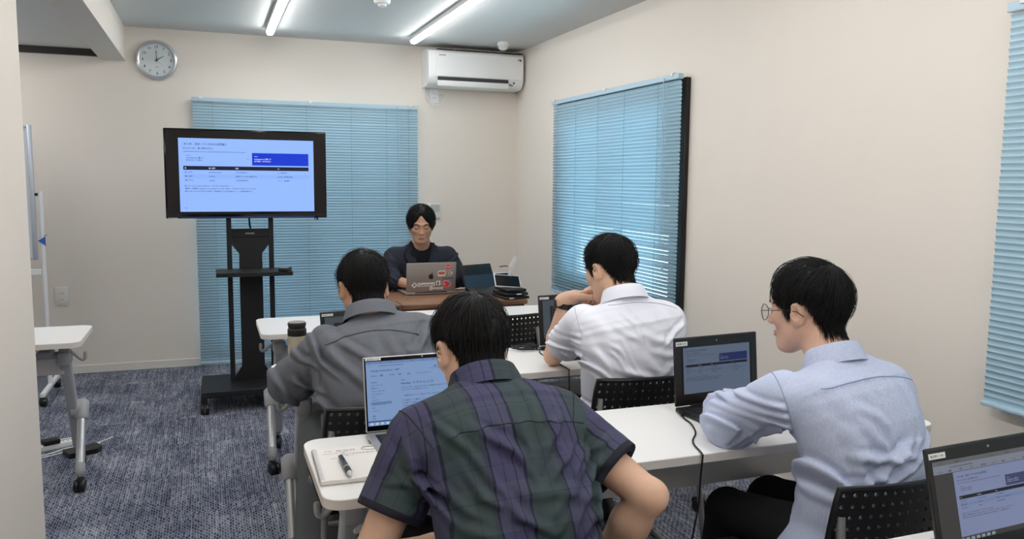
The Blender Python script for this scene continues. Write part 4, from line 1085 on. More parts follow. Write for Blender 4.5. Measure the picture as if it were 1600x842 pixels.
mb = MB(); mb.tube(spline([(1.36, 1.13, TH + .003), (1.33, 1.155, TH + .003), (1.30, 1.14, TH + .003), (1.30, 1.115, TH + .003), (1.26, 1.13, TH + .003), (1.22, 1.15, TH + .003)], 8), .0026, 6)
mb.build('laptop_lead', M_BLACK, label='short black lead lying on the nearest table beside the cut-off laptop', cat='cable')
# ================================================================== people: implicit surfaces -> one mesh each
def A_(p): return np.asarray(p, dtype=np.float32)
def nrm(v): v = np.asarray(v, dtype=np.float32); return v / np.linalg.norm(v)
def smin(a, b, k):
    h = np.maximum(k - np.abs(a - b), 0) / k
    return np.minimum(a, b) - h * h * k * .25
def smax(a, b, k): return -smin(-a, -b, k)
def cap(P, a, b, ra, rb=None):
    rb = ra if rb is None else rb
    a = A_(a); b = A_(b); d = b - a
    t = np.clip(((P - a) @ d) / max(float(d @ d), 1e-9), 0, 1)
    q = P - a - t[:, None] * d
    return np.sqrt(np.einsum('ij,ij->i', q, q)) - (ra + (rb - ra) * t)
def ell(P, c, r, R=None):
    q = P - A_(c)
    if R is not None: q = q @ R
    r = A_(r)
    q = q / r; k0 = np.sqrt(np.einsum('ij,ij->i', q, q)); q = q / r; k1 = np.sqrt(np.einsum('ij,ij->i', q, q))
    return k0 * (k0 - 1) / np.maximum(k1, 1e-6)
def near(P, c, R, r0, fn):
    """fn near c, a bounding sphere elsewhere"""
    q = P - A_(c); d = np.sqrt(np.einsum('ij,ij->i', q, q)); o = (d - r0).astype(np.float32); m = d < R
    if m.any(): o[m] = fn(P[m])
    return o
def rotx(a): c, s = math.cos(a), math.sin(a); return np.array([[1, 0, 0], [0, c, -s], [0, s, c]], np.float32)
def roty(a): c, s = math.cos(a), math.sin(a); return np.array([[c, 0, s], [0, 1, 0], [-s, 0, c]], np.float32)
def rotz(a): c, s = math.cos(a), math.sin(a); return np.array([[c, -s, 0], [s, c, 0], [0, 0, 1]], np.float32)

_prm = np.random.RandomState(5).rand(4096).astype(np.float32)
def vnoise(P):
    i = np.floor(P).astype(np.int64); f = (P - i).astype(np.float32); f = f * f * (3 - 2 * f)
    def hsh(a, b, c): return _prm[(a * 73856093 ^ b * 19349663 ^ c * 83492791) & 4095]
    x, y, z = i[:, 0], i[:, 1], i[:, 2]
    out = 0
    for dx in (0, 1):
        for dy in (0, 1):
            for dz in (0, 1):
                w = (f[:, 0] if dx else 1 - f[:, 0]) * (f[:, 1] if dy else 1 - f[:, 1]) * (f[:, 2] if dz else 1 - f[:, 2])
                out = out + w * hsh(x + dx, y + dy, z + dz)
    return out

class Loft:
    """elliptic sections along a poly line"""
    def __init__(s, pts, A, B, X, n=2.3):
        s.p = A_(pts); s.A = A_(A); s.B = A_(B); s.X = nrm(X); s.n = n
        # refine with Catmull-Rom
        m = len(s.p); P = []; a = []; b = []
        def cr(v, i, t):
            v0, v1, v2, v3 = v[max(i - 1, 0)], v[i], v[i + 1], v[min(i + 2, m - 1)]
            return .5 * (2 * v1 + (v2 - v0) * t + (2 * v0 - 5 * v1 + 4 * v2 - v3) * t * t + (3 * v1 - v0 - 3 * v2 + v3) * t ** 3)
        for i in range(m - 1):
            for k in range(3):
                t = k / 3; P.append(cr(s.p, i, t)); a.append(cr(s.A, i, t)); b.append(cr(s.B, i, t))
        P.append(s.p[-1]); a.append(s.A[-1]); b.append(s.B[-1])
        s.p = A_(P); s.A = A_(a); s.B = A_(b)
        seg = np.sqrt(((s.p[1:] - s.p[:-1]) ** 2).sum(1)); s.L = np.concatenate([[0], np.cumsum(seg)])
    def local(s, P):
        best = np.full(len(P), 1e9, np.float32); bi = np.zeros(len(P), np.int32); bt = np.zeros(len(P), np.float32)
        for i in range(len(s.p) - 1):
            d = s.p[i + 1] - s.p[i]; t = np.clip(((P - s.p[i]) @ d) / (d @ d), 0, 1)
            q = P - s.p[i] - t[:, None] * d; dd = np.einsum('ij,ij->i', q, q)
            m = dd < best; best[m] = dd[m]; bi[m] = i; bt[m] = t[m]
        d = s.p[bi + 1] - s.p[bi]; c = s.p[bi] + bt[:, None] * d
        Td = d / np.sqrt((d * d).sum(1))[:, None]
        q = P - c
        ax = (q * Td).sum(1)
        X = s.X[None] - Td * (Td @ s.X)[:, None]; X /= np.sqrt((X * X).sum(1))[:, None]
        Y = np.cross(Td, X)
        u = (q * X).sum(1); v = (q * Y).sum(1)
        a = s.A[bi] * (1 - bt) + s.A[bi + 1] * bt; b = s.B[bi] * (1 - bt) + s.B[bi + 1] * bt
        end = ((bi == 0) & (bt <= 0)) | ((bi == len(s.p) - 2) & (bt >= 1))
        return u, v, a, b, np.where(end, np.abs(ax), 0), s.L[bi] + bt * (s.L[bi + 1] - s.L[bi])
    def __call__(s, P, rnd=.02):
        u, v, a, b, e, l = s.local(P)
        r = (np.abs(u / a) ** s.n + np.abs(v / b) ** s.n) ** (1 / s.n)
        d = (r - 1) * np.minimum(a, b)
        return np.where(e > 0, np.where(d > -rnd, np.sqrt(np.maximum(d + rnd, 0) ** 2 + e ** 2) - rnd, np.maximum(d, e - rnd)), d)

def axis_nodes(lo, hi, h, fine):
    xs = [lo]
    while xs[-1] < hi:
        x = xs[-1]; st = h
        for f0, f1, hf in fine:
            if f0 - h <= x <= f1: st = min(st, hf)
        xs.append(x + st)
    while (len(xs) - 1) % 6: xs.append(xs[-1] + h)
    return np.array(xs, np.float32)

def mesh_sdf(fn, lo, hi, h, fine=((), (), ()), proj=1):
    ax = [axis_nodes(lo[k], hi[k], h, fine[k]) for k in range(3)]
    n = [len(a) for a in ax]; B = 6; nb = [(m - 1) // B for m in n]
    V = np.full(n, 1.0, np.float32)
    cc = [(ax[k][0:-1:B][:nb[k]] + ax[k][B::B][:nb[k]]) / 2 for k in range(3)]
    hw = [(ax[k][B::B][:nb[k]] - ax[k][0:-1:B][:nb[k]]) / 2 for k in range(3)]
    C = np.stack(np.meshgrid(*cc, indexing='ij'), -1).reshape(-1, 3)
    W = np.stack(np.meshgrid(*hw, indexing='ij'), -1).reshape(-1, 3); rad = np.sqrt((W * W).sum(1))
    d = fn(C); act = np.abs(d) < rad * 1.9 + .012
    ids = np.stack(np.meshgrid(*[np.arange(m) for m in nb], indexing='ij'), -1).reshape(-1, 3)
    for i in np.nonzero(~act & (d < 0))[0]:
        a, b, c = ids[i] * B; V[a:a + B + 1, b:b + B + 1, c:c + B + 1] = -1
    I = ids[act] * B; g = np.arange(B + 1)
    idx = np.stack(np.meshgrid(g, g, g, indexing='ij'), -1).reshape(-1, 3)
    CH = 700
    for s in range(0, len(I), CH):
        q = (I[s:s + CH, None, :] + idx[None]).reshape(-1, 3)
        P = np.stack([ax[k][q[:, k]] for k in range(3)], -1)
        V[q[:, 0], q[:, 1], q[:, 2]] = fn(P)
    S = V < 0
    cor = [(a, b, c) for a in (0, 1) for b in (0, 1) for c in (0, 1)]
    cnt = sum(S[a:n[0] - 1 + a, b:n[1] - 1 + b, c:n[2] - 1 + c].astype(np.int8) for a, b, c in cor)
    cells = np.argwhere((cnt > 0) & (cnt < 8))
    if len(cells) == 0: raise RuntimeError('empty surface')
    acc = np.zeros((len(cells), 3), np.float32); num = np.zeros(len(cells), np.float32)
    for i, p in enumerate(cor):
        for k in range(3):
            if p[k]: continue
            p2 = list(p); p2[k] = 1
            a = cells + p; b = cells + p2
            va = V[a[:, 0], a[:, 1], a[:, 2]]; vb = V[b[:, 0], b[:, 1], b[:, 2]]
            m = (va < 0) != (vb < 0)
            t = np.where(m, va / np.where(m, va - vb, 1), 0)
            pa = np.stack([ax[j][a[:, j]] for j in range(3)], -1); pb = np.stack([ax[j][b[:, j]] for j in range(3)], -1)
            acc += np.where(m[:, None], pa + (pb - pa) * t[:, None], 0); num += m
    P = acc / num[:, None]
    lut = np.full([m - 1 for m in n], -1, np.int32); lut[cells[:, 0], cells[:, 1], cells[:, 2]] = np.arange(len(cells))
    F = []
    for k in range(3):
        o = [j for j in range(3) if j != k]
        sl0 = [slice(1, -1)] * 3; sl0[k] = slice(0, n[k] - 1); sl1 = list(sl0); sl1[k] = slice(1, n[k])
        E = S[tuple(sl0)] != S[tuple(sl1)]
        e = np.argwhere(E)
        if len(e) == 0: continue
        for j in o: e[:, j] += 1
        q = []
        for d0, d1 in ((0, 0), (-1, 0), (-1, -1), (0, -1)):
            c = e.copy(); c[:, o[0]] += d0; c[:, o[1]] += d1; q.append(lut[c[:, 0], c[:, 1], c[:, 2]])
        q = np.stack(q, -1); q = q[(q >= 0).all(1)]
        F.append(q)
    F = np.concatenate(F)
    for _ in range(proj):
        e = .0015; d = fn(P); g = np.stack([fn(P + A_([e * (j == k) for j in range(3)])) - d for k in range(3)], -1) / e
        gg = (g * g).sum(1); step = np.clip(d / np.maximum(gg, .15), -.006, .006)
        P = P - g * step[:, None]
    return P, F

def sdf_object(name, fn, lo, hi, h, m, parent=None, origin=(0, 0, 0), fine=((), (), ()), attr=None, **k):
    P, F = mesh_sdf(fn, A_(lo), A_(hi), h, fine)
    me = bpy.data.meshes.new(name)
    me.from_pydata((P - A_(origin)).tolist(), [], F.tolist())
    b = bmesh.new(); b.from_mesh(me); bmesh.ops.recalc_face_normals(b, faces=b.faces); b.to_mesh(me); b.free()
    if attr is not None:
        a = me.attributes.new('cloth', 'FLOAT_VECTOR', 'POINT'); a.data.foreach_set('vector', np.ascontiguousarray(attr(P), np.float32).ravel())
    me.materials.append(m); me.polygons.foreach_set('use_smooth', [True] * len(me.polygons)); me.update()
    return link(name, me, parent, **k)

# ------------------------------------------------------------------ materials of the people
def skin_mat(name, rgb):
    m = mat(name, rgb, .5, 0, .35, noise=.10, nscale=28)
    b = m.node_tree.nodes['Principled BSDF']
    b.inputs['Subsurface Weight'].default_value = .12; b.inputs['Subsurface Radius'].default_value = (1, .35, .2); b.inputs['Subsurface Scale'].default_value = .006
    return m
M_HAIR = mat('black_hair', (15, 13, 13), .55, 0, .25)
M_BROW = mat('dark_brow', (32, 26, 24), .7)
M_LIP = mat('lips', (176, 108, 96), .5)

def cloth_mat(name, rgb, weave=900, wst=.25, rgb2=None, rough=.85, wr=None, seams=(), wscale=60, wamt=.25):
    """woven cloth; 'cloth' attribute: x across, y along (metres)"""
    m = mat(name, rgb, rough, 0, .25)
    nt = m.node_tree; N = nt.nodes.new; L = nt.links.new; b = nt.nodes['Principled BSDF']
    at = N('ShaderNodeAttribute'); at.attribute_name = 'cloth'
    def nz(sc, stretch=(1, 1, 1), det=2):
        mp = N('ShaderNodeMapping'); mp.inputs['Scale'].default_value = stretch; L(at.outputs['Vector'], mp.inputs[0])
        n = N('ShaderNodeTexNoise'); n.inputs['Scale'].default_value = sc; n.inputs['Detail'].default_value = det; L(mp.outputs[0], n.inputs['Vector']); return n.outputs['Fac']
    if rgb2:
        a = nz(weave, (1, .12, 1)); c = nz(weave, (.12, 1, 1))
        mx0 = N('ShaderNodeMath'); mx0.operation = 'ADD'; L(a, mx0.inputs[0]); L(c, mx0.inputs[1])
        mr = N('ShaderNodeMapRange'); mr.inputs['From Min'].default_value = .7; mr.inputs['From Max'].default_value = 1.3; L(mx0.outputs[0], mr.inputs['Value'])
        mx = N('ShaderNodeMix'); mx.data_type = 'RGBA'; mx.inputs[6].default_value = (*lin(rgb), 1); mx.inputs[7].default_value = (*lin(rgb2), 1)
        L(mr.outputs[0], mx.inputs[0]); L(mx.outputs[2], b.inputs['Base Color'])
    wv = nz(weave, (1, 1, 1), 1)
    wr_ = nz(wscale * .35, (1, .8, 1), 3)
    sm = N('ShaderNodeMath'); sm.operation = 'MULTIPLY_ADD'; L(wr_, sm.inputs[0]); sm.inputs[1].default_value = wamt * 8; L(wv, sm.inputs[2])
    bp = N('ShaderNodeBump'); bp.inputs['Strength'].default_value = wst; bp.inputs['Distance'].default_value = .003
    L(sm.outputs[0], bp.inputs['Height']); L(bp.outputs['Normal'], b.inputs['Normal'])
    return m

def plaid_mat():
    m = cloth_mat('dark_plaid_cotton', (60, 66, 78), weave=1100, wst=.2)
    nt = m.node_tree; N = nt.nodes.new; L = nt.links.new; b = nt.nodes['Principled BSDF']
    at = N('ShaderNodeAttribute'); at.attribute_name = 'cloth'; sp = N('ShaderNodeSeparateXYZ'); L(at.outputs['Vector'], sp.inputs[0])
    PER = .150
    def ramp(src, off, stops):
        q = N('ShaderNodeMath'); q.operation = 'MULTIPLY_ADD'; L(src, q.inputs[0]); q.inputs[1].default_value = 1 / PER; q.inputs[2].default_value = off
        fr = N('ShaderNodeMath'); fr.operation = 'FRACT'; L(q.outputs[0], fr.inputs[0])
        r = N('ShaderNodeValToRGB'); r.color_ramp.interpolation = 'CONSTANT'; L(fr.outputs[0], r.inputs[0])
        cr = r.color_ramp; cr.elements[0].position = 0; cr.elements[0].color = (*lin(stops[0][1]), 1); cr.elements[1].position = stops[1][0]; cr.elements[1].color = (*lin(stops[1][1]), 1)
        for p, c in stops[2:]:
            e = cr.elements.new(p); e.color = (*lin(c), 1)
        return r.outputs[0]
    G, Pu, Nv, Gr = (60, 75, 71), (74, 72, 102), (28, 30, 42), (62, 70, 80)
    warp = ramp(sp.outputs[0], .937, [(0, G), (.165, (48, 56, 62)), (.178, G), (.34, (56, 62, 72)), (.40, Nv), (.43, Pu), (.57, (56, 54, 78)), (.583, Pu), (.72, Nv), (.735, (74, 72, 100)), (.84, Nv), (.88, (58, 72, 72))])
    weft = ramp(sp.outputs[1], .30, [(0, Gr), (.30, Nv), (.315, Gr), (.40, (54, 55, 78)), (.62, Nv), (.635, (54, 55, 78)), (.74, (36, 40, 52))])
    mx = N('ShaderNodeMix'); mx.data_type = 'RGBA'; mx.inputs[0].default_value = .36; L(warp, mx.inputs[6]); L(weft, mx.inputs[7])
    # the turned-up sleeve hem shows the dark inside
    hm = N('ShaderNodeMath'); hm.operation = 'LESS_THAN'; hm.inputs[1].default_value = .016; L(sp.outputs[2], hm.inputs[0])
    m2 = N('ShaderNodeMix'); m2.data_type = 'RGBA'; L(hm.outputs[0], m2.inputs[0]); L(mx.outputs[2], m2.inputs[6]); m2.inputs[7].default_value = (*lin((38, 38, 50)), 1); L(m2.outputs[2], b.inputs['Base Color'])
    return m

# ------------------------------------------------------------------ anatomy
HS = .96
def head_sdf(p, detail=True, ears=True): return _head(p / HS, detail, ears) * HS
def _head(p, detail=True, ears=True):
    d = ell(p, (0, -.012, .030), (.075, .096, .086))
    d = smin(d, ell(p, (0, .022, -.030), (.063, .068, .078)), .03)
    for s in (-1, 1):
        d = smin(d, cap(p, (s * .052, -.005, -.05), (s * .02, .06, -.096), .017, .015), .03)
    d = smin(d, ell(p, (0, .060, -.094), (.026, .026, .022)), .03)
    if not detail: return d
    ap = np.stack([np.abs(p[:, 0]), p[:, 1], p[:, 2]], -1)
    d = smin(d, ell(ap, (.042, .062, -.020), (.018, .018, .015)), .02)
    d = smin(d, cap(ap, (.008, .088, .022), (.042, .076, .024), .008, .006), .016)
    d = smax(d, -ell(ap, (.031, .100, .004), (.017, .017, .011)), .014)
    d = smin(d, ell(ap, (.031, .0745, .003), (.0145, .0135, .012)), .005)
    d = smin(d, cap(p, (0, .086, .010), (0, .108, -.030), .0065, .0105), .012)
    d = smin(d, ell(ap, (.011, .097, -.034), (.008, .010, .007)), .008)
    d = smin(d, ell(p, (0, .088, -.060), (.024, .010, .006)), .008)
    d = smin(d, ell(p, (0, .086, -.071), (.020, .010, .007)), .007)
    d = smax(d, -cap(ap, (0, .101, -.0655), (.022, .092, -.066), .0018), .004)
    if ears:
        R = rotz(math.radians(-28)) @ rotx(math.radians(-10))
        e = ell(ap, (.079, -.012, -.006), (.0075, .020, .032), R)
        e = smin(e, ell(ap, (.076, -.002, -.030), (.007, .010, .012), R), .008)
        e = smax(e, -ell(ap, (.0865, -.006, -.002), (.006, .011, .020), R), .004)
        d = smin(d, e, .006)
    return d

def face_rot(yaw, pitch, roll=0.0):
    """columns: right, forward, up; yaw about z (+ turns to -x when facing +y), pitch down positive"""
    return rotz(yaw) @ rotx(-pitch) @ roty(roll)

def hand_prims(wrist, d, n, side, curl=(.5, .5, .5, .5), thumb=.6, scale=1.0, spread=.06):
    """d along the hand, n out of the palm, side=+1: thumb on +cross(n,d)"""
    d = nrm(d); n = nrm(A_(n) - d * float(np.dot(n, d))); a = np.cross(n, d) * side; w = A_(wrist)
    R = np.stack([a, d, n], 1); s = scale
    prims = []; fing = []
    prims.append(lambda P: ell(P, w + d * .048 * s, (.042 * s, .056 * s, .0155 * s), R))
    prims.append(lambda P: cap(P, w - d * .02 * s, w + d * .03 * s, .024 * s, .026 * s))
    offs = (.030, .010, -.010, -.029); lens = (.070, .078, .073, .058); base = (.090, .096, .092, .083)
    for i in range(4):
        b = w + (a * offs[i] + d * base[i]) * s
        dd = nrm(d + a * offs[i] * spread * 30 * .2); ang = 0; p = b; r = .0088
        c = curl[i]
        for k, (f, bend) in enumerate(((.44, .75), (.31, 1.15), (.25, .7))):
            ang += c * bend
            q = p + (dd * math.cos(ang) + n * math.sin(ang)) * lens[i] * f * s
            fing.append((p, q, (r - .0008 * k) * s, (r - .0008 * (k + 1)) * s)); p = q
        prims.append(None)
    # thumb leaves the side of the palm near its base
    b = w + (a * .028 + d * .022 + n * .006) * s
    q1 = b + (a * .62 + d * .66 + n * .30 * thumb) * .042 * s; q2 = q1 + (a * .25 + d * .92 + n * .5 * thumb) * .032 * s; q3 = q2 + (a * .02 + d * .95 + n * .6 * thumb) * .026 * s
    th = [(b, q1, .0125 * s, .0105 * s), (q1, q2, .0105 * s, .0095 * s), (q2, q3, .0095 * s, .008 * s)]
    def f(P):
        o = prims[0](P); o = smin(o, prims[1](P), .02)
        fm = None
        for i in range(4):
            x = None
            for seg in fing[i * 3:i * 3 + 3]:
                y = cap(P, *seg); x = y if x is None else smin(x, y, .004)
            fm = x if fm is None else np.minimum(fm, x)
        o = smin(o, fm, .010)
        for seg in th: o = smin(o, cap(P, *seg), .009)
        return o
    return f, w + d * .09 * s

def make_hair(name, Hc, Rh, head_fn, parent, origin, style, seed):
    """cap of hair over the skull plus a few hundred tapered locks, one mesh"""
    rn = np.random.RandomState(seed)
    c0 = A_((0, -.010, .022))
    def trace(D):
        lo = np.full(len(D), .02, np.float32); hi = np.full(len(D), .30, np.float32)
        t = np.full(len(D), .05, np.float32)
        for _ in range(40):
            d = head_fn(c0 + D * t[:, None]); t = np.clip(t - d * .8, .02, .26)
        return t
    vz, vphi = style['z'], style['phi']
    def zline(D):
        phi = np.abs(np.arctan2(D[:, 0], D[:, 1]))
        return np.interp(phi, vphi, vz).astype(np.float32)
    T0 = style['t']; top = style.get('top', 1.35)
    def thick(D, r):
        p = c0 + D * r[:, None]
        k = np.clip((p[:, 2] - zline(D)) / style.get('fade', .045), 0, 1); k = k * k * (3 - 2 * k)
        up = np.clip(D[:, 2], 0, 1)
        return T0 * (.25 + .75 * k) * (1 + (top - 1) * up), p[:, 2] - zline(D)
    nt, npk = 96, 140; vs = []; fs = []
    th = np.linspace(0, PI * .86, nt); ph = np.linspace(0, 2 * PI, npk, endpoint=False)
    TT, PP = np.meshgrid(th, ph, indexing='ij')
    D = np.stack([np.sin(TT) * np.sin(PP), np.sin(TT) * np.cos(PP), np.cos(TT)], -1).reshape(-1, 3).astype(np.float32)
    r = trace(D); tk, over = thick(D, r)
    lump = (vnoise(D * 7 + seed) - .5) * .007 + (vnoise(D * 19 + seed) - .5) * .004
    jag = (vnoise(np.stack([np.arctan2(D[:, 0], D[:, 1]) * 9, np.zeros(len(D)), np.zeros(len(D)) + seed], -1)) - .5) * .016
    inside = over + jag > 0
    rr = np.where(inside, r + tk + lump, r - .010)
    V = c0 + D * rr[:, None]
    for i in range(nt - 1):
        for k in range(npk):
            k2 = (k + 1) % npk; fs.append([i * npk + k, i * npk + k2, (i + 1) * npk + k2, (i + 1) * npk + k])
    verts = [V]; base = len(V); faces = fs
    # locks
    n = style.get('n', 3000)
    D = rn.normal(size=(n * 3, 3)).astype(np.float32); D /= np.sqrt((D * D).sum(1))[:, None]
    r = trace(D); tk, over = thick(D, r); D = D[over > .004][:n]
    ex = nrm(style.get('whorl', (0.012, -.62, .78)))[None] + rn.normal(scale=.10, size=(n // 9, 3)); D = np.concatenate([D, (ex / np.sqrt((ex * ex).sum(1))[:, None]).astype(np.float32)]); m = len(D)
    wh = nrm(style.get('whorl', (0.012, -.62, .78)))
    steps = 6; sl = style.get('step', .0135)
    ln = rn.uniform(.7, 1.25, m).astype(np.float32)
    life = np.zeros(m, np.float32); path = []; lat = rn.normal(scale=.16, size=(m, 3)).astype(np.float32); cur = D.copy(); alive = np.ones(m, bool); last = None
    lift0 = rn.uniform(.82, .98, m).astype(np.float32); fly = (rn.rand(m) < style.get('fly', .06)).astype(np.float32)
    for s in range(steps):
        r = trace(cur); tk, over = thick(cur, r)
        tt = s / (steps - 1)
        lift = tk * (lift0 + .16 * math.sin(tt * PI)) + .0008 + fly * tt * .010
        p = c0 + cur * (r + lift)[:, None]
        if last is not None: p = np.where(alive[:, None], p, last)
        path.append(p); last = p
        alive = alive & (over > -.004); life += alive
        if style.get('part'):
            away = np.stack([np.sign(cur[:, 0] - .004) * 1.0, np.full(m, .10), np.full(m, -.55)], -1).astype(np.float32)
            fr = np.clip(cur[:, 1] * 2 + .6, 0, 1)[:, None]
            f = away * fr + (cur - wh) * (1 - fr)
        else:
            f = cur - wh
            f = f / (np.sqrt((f * f).sum(1))[:, None] + .25)
            f[:, 2] -= .55; f[:, 1] += style.get('fwd', .25) * np.clip(cur[:, 2], 0, 1)
        f = f + lat * .8
        f = f - cur * (f * cur).sum(1)[:, None]; f /= np.sqrt((f * f).sum(1))[:, None] + 1e-6
        cur = cur + f * (sl * ln / np.maximum(r, .05))[:, None]; cur /= np.sqrt((cur * cur).sum(1))[:, None]
    path = np.stack(path, 1)           # m, steps, 3
    tg = np.gradient(path, axis=1); tg /= np.sqrt((tg * tg).sum(-1))[..., None] + 1e-6
    out = path - c0; out /= np.sqrt((out * out).sum(-1))[..., None]
    sd = np.cross(tg, out); sd /= np.sqrt((sd * sd).sum(-1))[..., None] + 1e-6
    rel = np.clip(np.arange(steps, dtype=np.float32)[None] / np.maximum(life, 1)[:, None], 0, 1)
    wdt = (rn.uniform(.0006, .0016, m).astype(np.float32)[:, None] * np.interp(rel, (0, .2, .6, .85, 1), (.5, 1, .9, .5, .05)).astype(np.float32))[:, :, None]
    a = path + sd * wdt; b = path + out * wdt * .6; c = path - sd * wdt
    Q = np.stack([a, b, c], 2).reshape(-1, 3)      # m, steps, 3
    verts.append(Q)
    for i in range(m):
        o = base + i * steps * 3
        for s in range(steps - 1):
            for k in range(3):
                k2 = (k + 1) % 3; faces.append([o + s * 3 + k, o + s * 3 + k2, o + s * 3 + 3 + k2, o + s * 3 + 3 + k])
    V = np.concatenate(verts) @ Rh.T + A_(Hc) - A_(origin)
    me = bpy.data.meshes.new(name); me.from_pydata(V.tolist(), [], faces); me.materials.append(M_HAIR)
    me.polygons.foreach_set('use_smooth', [True] * len(me.polygons)); me.update()
    o = link(name, me, parent)
    return o

def fold_field(folds, F3, seed):
    """folds: (centre, normal across the folds, spacing, depth, reach): short soft ridges, each its own length and bend"""
    rn = np.random.RandomState(seed); F = nrm(F3); segs = []
    for c, nn, wl, dep, reach in folds:
        c = A_(c); nn = nrm(A_(nn) - F * float(np.dot(nn, F))) if abs(np.dot(nrm(nn), F)) < .8 else nrm(nn)
        t = nrm(np.cross(nn, F)) if abs(np.dot(nn, F)) < .8 else nrm(np.cross(nn, (0, 0, 1)))
        n = max(3, int(2.2 * reach / wl) + 1)
        for i in range(n):
            k = (i / (n - 1) - .5) * 2 * reach + rn.uniform(-.4, .4) * wl
            ln = reach * rn.uniform(.7, 1.5); an = rn.uniform(-.35, .35); d = t * math.cos(an) + nn * math.sin(an)
            m = c + nn * k + t * rn.uniform(-.5, .5) * reach
            bend = nn * rn.uniform(-.25, .25) * ln
            segs.append((m - d * ln * .6, m + bend, m + d * ln * .6, dep * rn.uniform(.5, 1.15), rn.uniform(.17, .33) * wl, c, reach * 1.6))
    def seg(q, a, b):
        d = b - a; d = d - F * float(d @ F); t = np.clip((q - a) @ d / max(float(d @ d), 1e-9), 0, 1); w = q - a - t[:, None] * d
        w = w - (w @ F)[:, None] * F; return np.einsum('ij,ij->i', w, w), t
    def f(P):
        o = (vnoise(P * 7.0 + 5.5) - .5) * .005
        for a, m, b, dep, w, c, R in segs:
            q = P - c; k = np.einsum('ij,ij->i', q, q) < R * R * 1.6
            if not k.any(): continue
            p = P[k]; d1, t1 = seg(p, a, m); d2, t2 = seg(p, m, b)
            first = d1 < d2; dd = np.where(first, d1, d2); s = np.where(first, t1 * .5, .5 + t2 * .5)
            env = np.sin(np.clip(s, .02, .98) * PI) ** .8
            x = np.sqrt(dd) / w
            o[k] += dep * env * (np.exp(-x * x) - .45 * np.exp(-(x - 1.9) ** 2 * 1.6))
        return o
    return f

def make_collar(parent, m, origin, c, axis, fwd, rx, ry, h, open_=.5, flare=.016, stand_only=False, drop=.018):
    """shirt collar round the neck: stand, fold over, leaf"""
    ax = nrm(axis); f = nrm(A_(fwd) - ax * float(np.dot(fwd, ax))); r = np.cross(f, ax); c = A_(c) - A_(origin)
    rows = []; n = 44
    prof_in = [(0.0, -.012), (.0, h * .5), (-.001, h)]
    leaf = [(.0025, h + .0018), (.0045, h + .0002), (.0045 + flare * .5, h * .40), (.0045 + flare, -drop)]
    under = [(.0025 + flare, -drop), (.003 + flare * .45, h * .38), (.0025, h * .8), (.003, 0), (.003, -.012)]
    prof = prof_in + ([(.003, h), (.0035, -.012)] if stand_only else leaf + under)
    for i in range(n + 1):
        a = open_ + (2 * PI - 2 * open_) * i / n            # 0 = front
        fr = max(0, math.cos(a)) ** 2
        row = []
        for dr, z in prof:
            zz = z * (1 - .35 * fr) - .030 * fr - .012 * (.5 + .5 * math.cos(a))
            if not stand_only and dr > .012: zz -= .022 * fr
            row.append(c + (f * math.cos(a) * (ry + dr) + r * math.sin(a) * (rx + dr)) + ax * zz)
        rows.append([tuple(x) for x in row])
    mb = MB(); mb.grid(rows, closed_u=True); mb.add(rows[0], [list(range(len(prof)))]); mb.add(rows[-1], [list(range(len(prof)))])
    o = mb.build('collar', m, parent, ang=50)
    me = o.data; a = me.attributes.new('cloth', 'FLOAT_VECTOR', 'POINT')
    a.data.foreach_set('vector', np.array([(v.co.x * 1.0 + .9, v.co.z + .3 + v.co.y, 1) for v in me.vertices], np.float32).ravel())
    return o

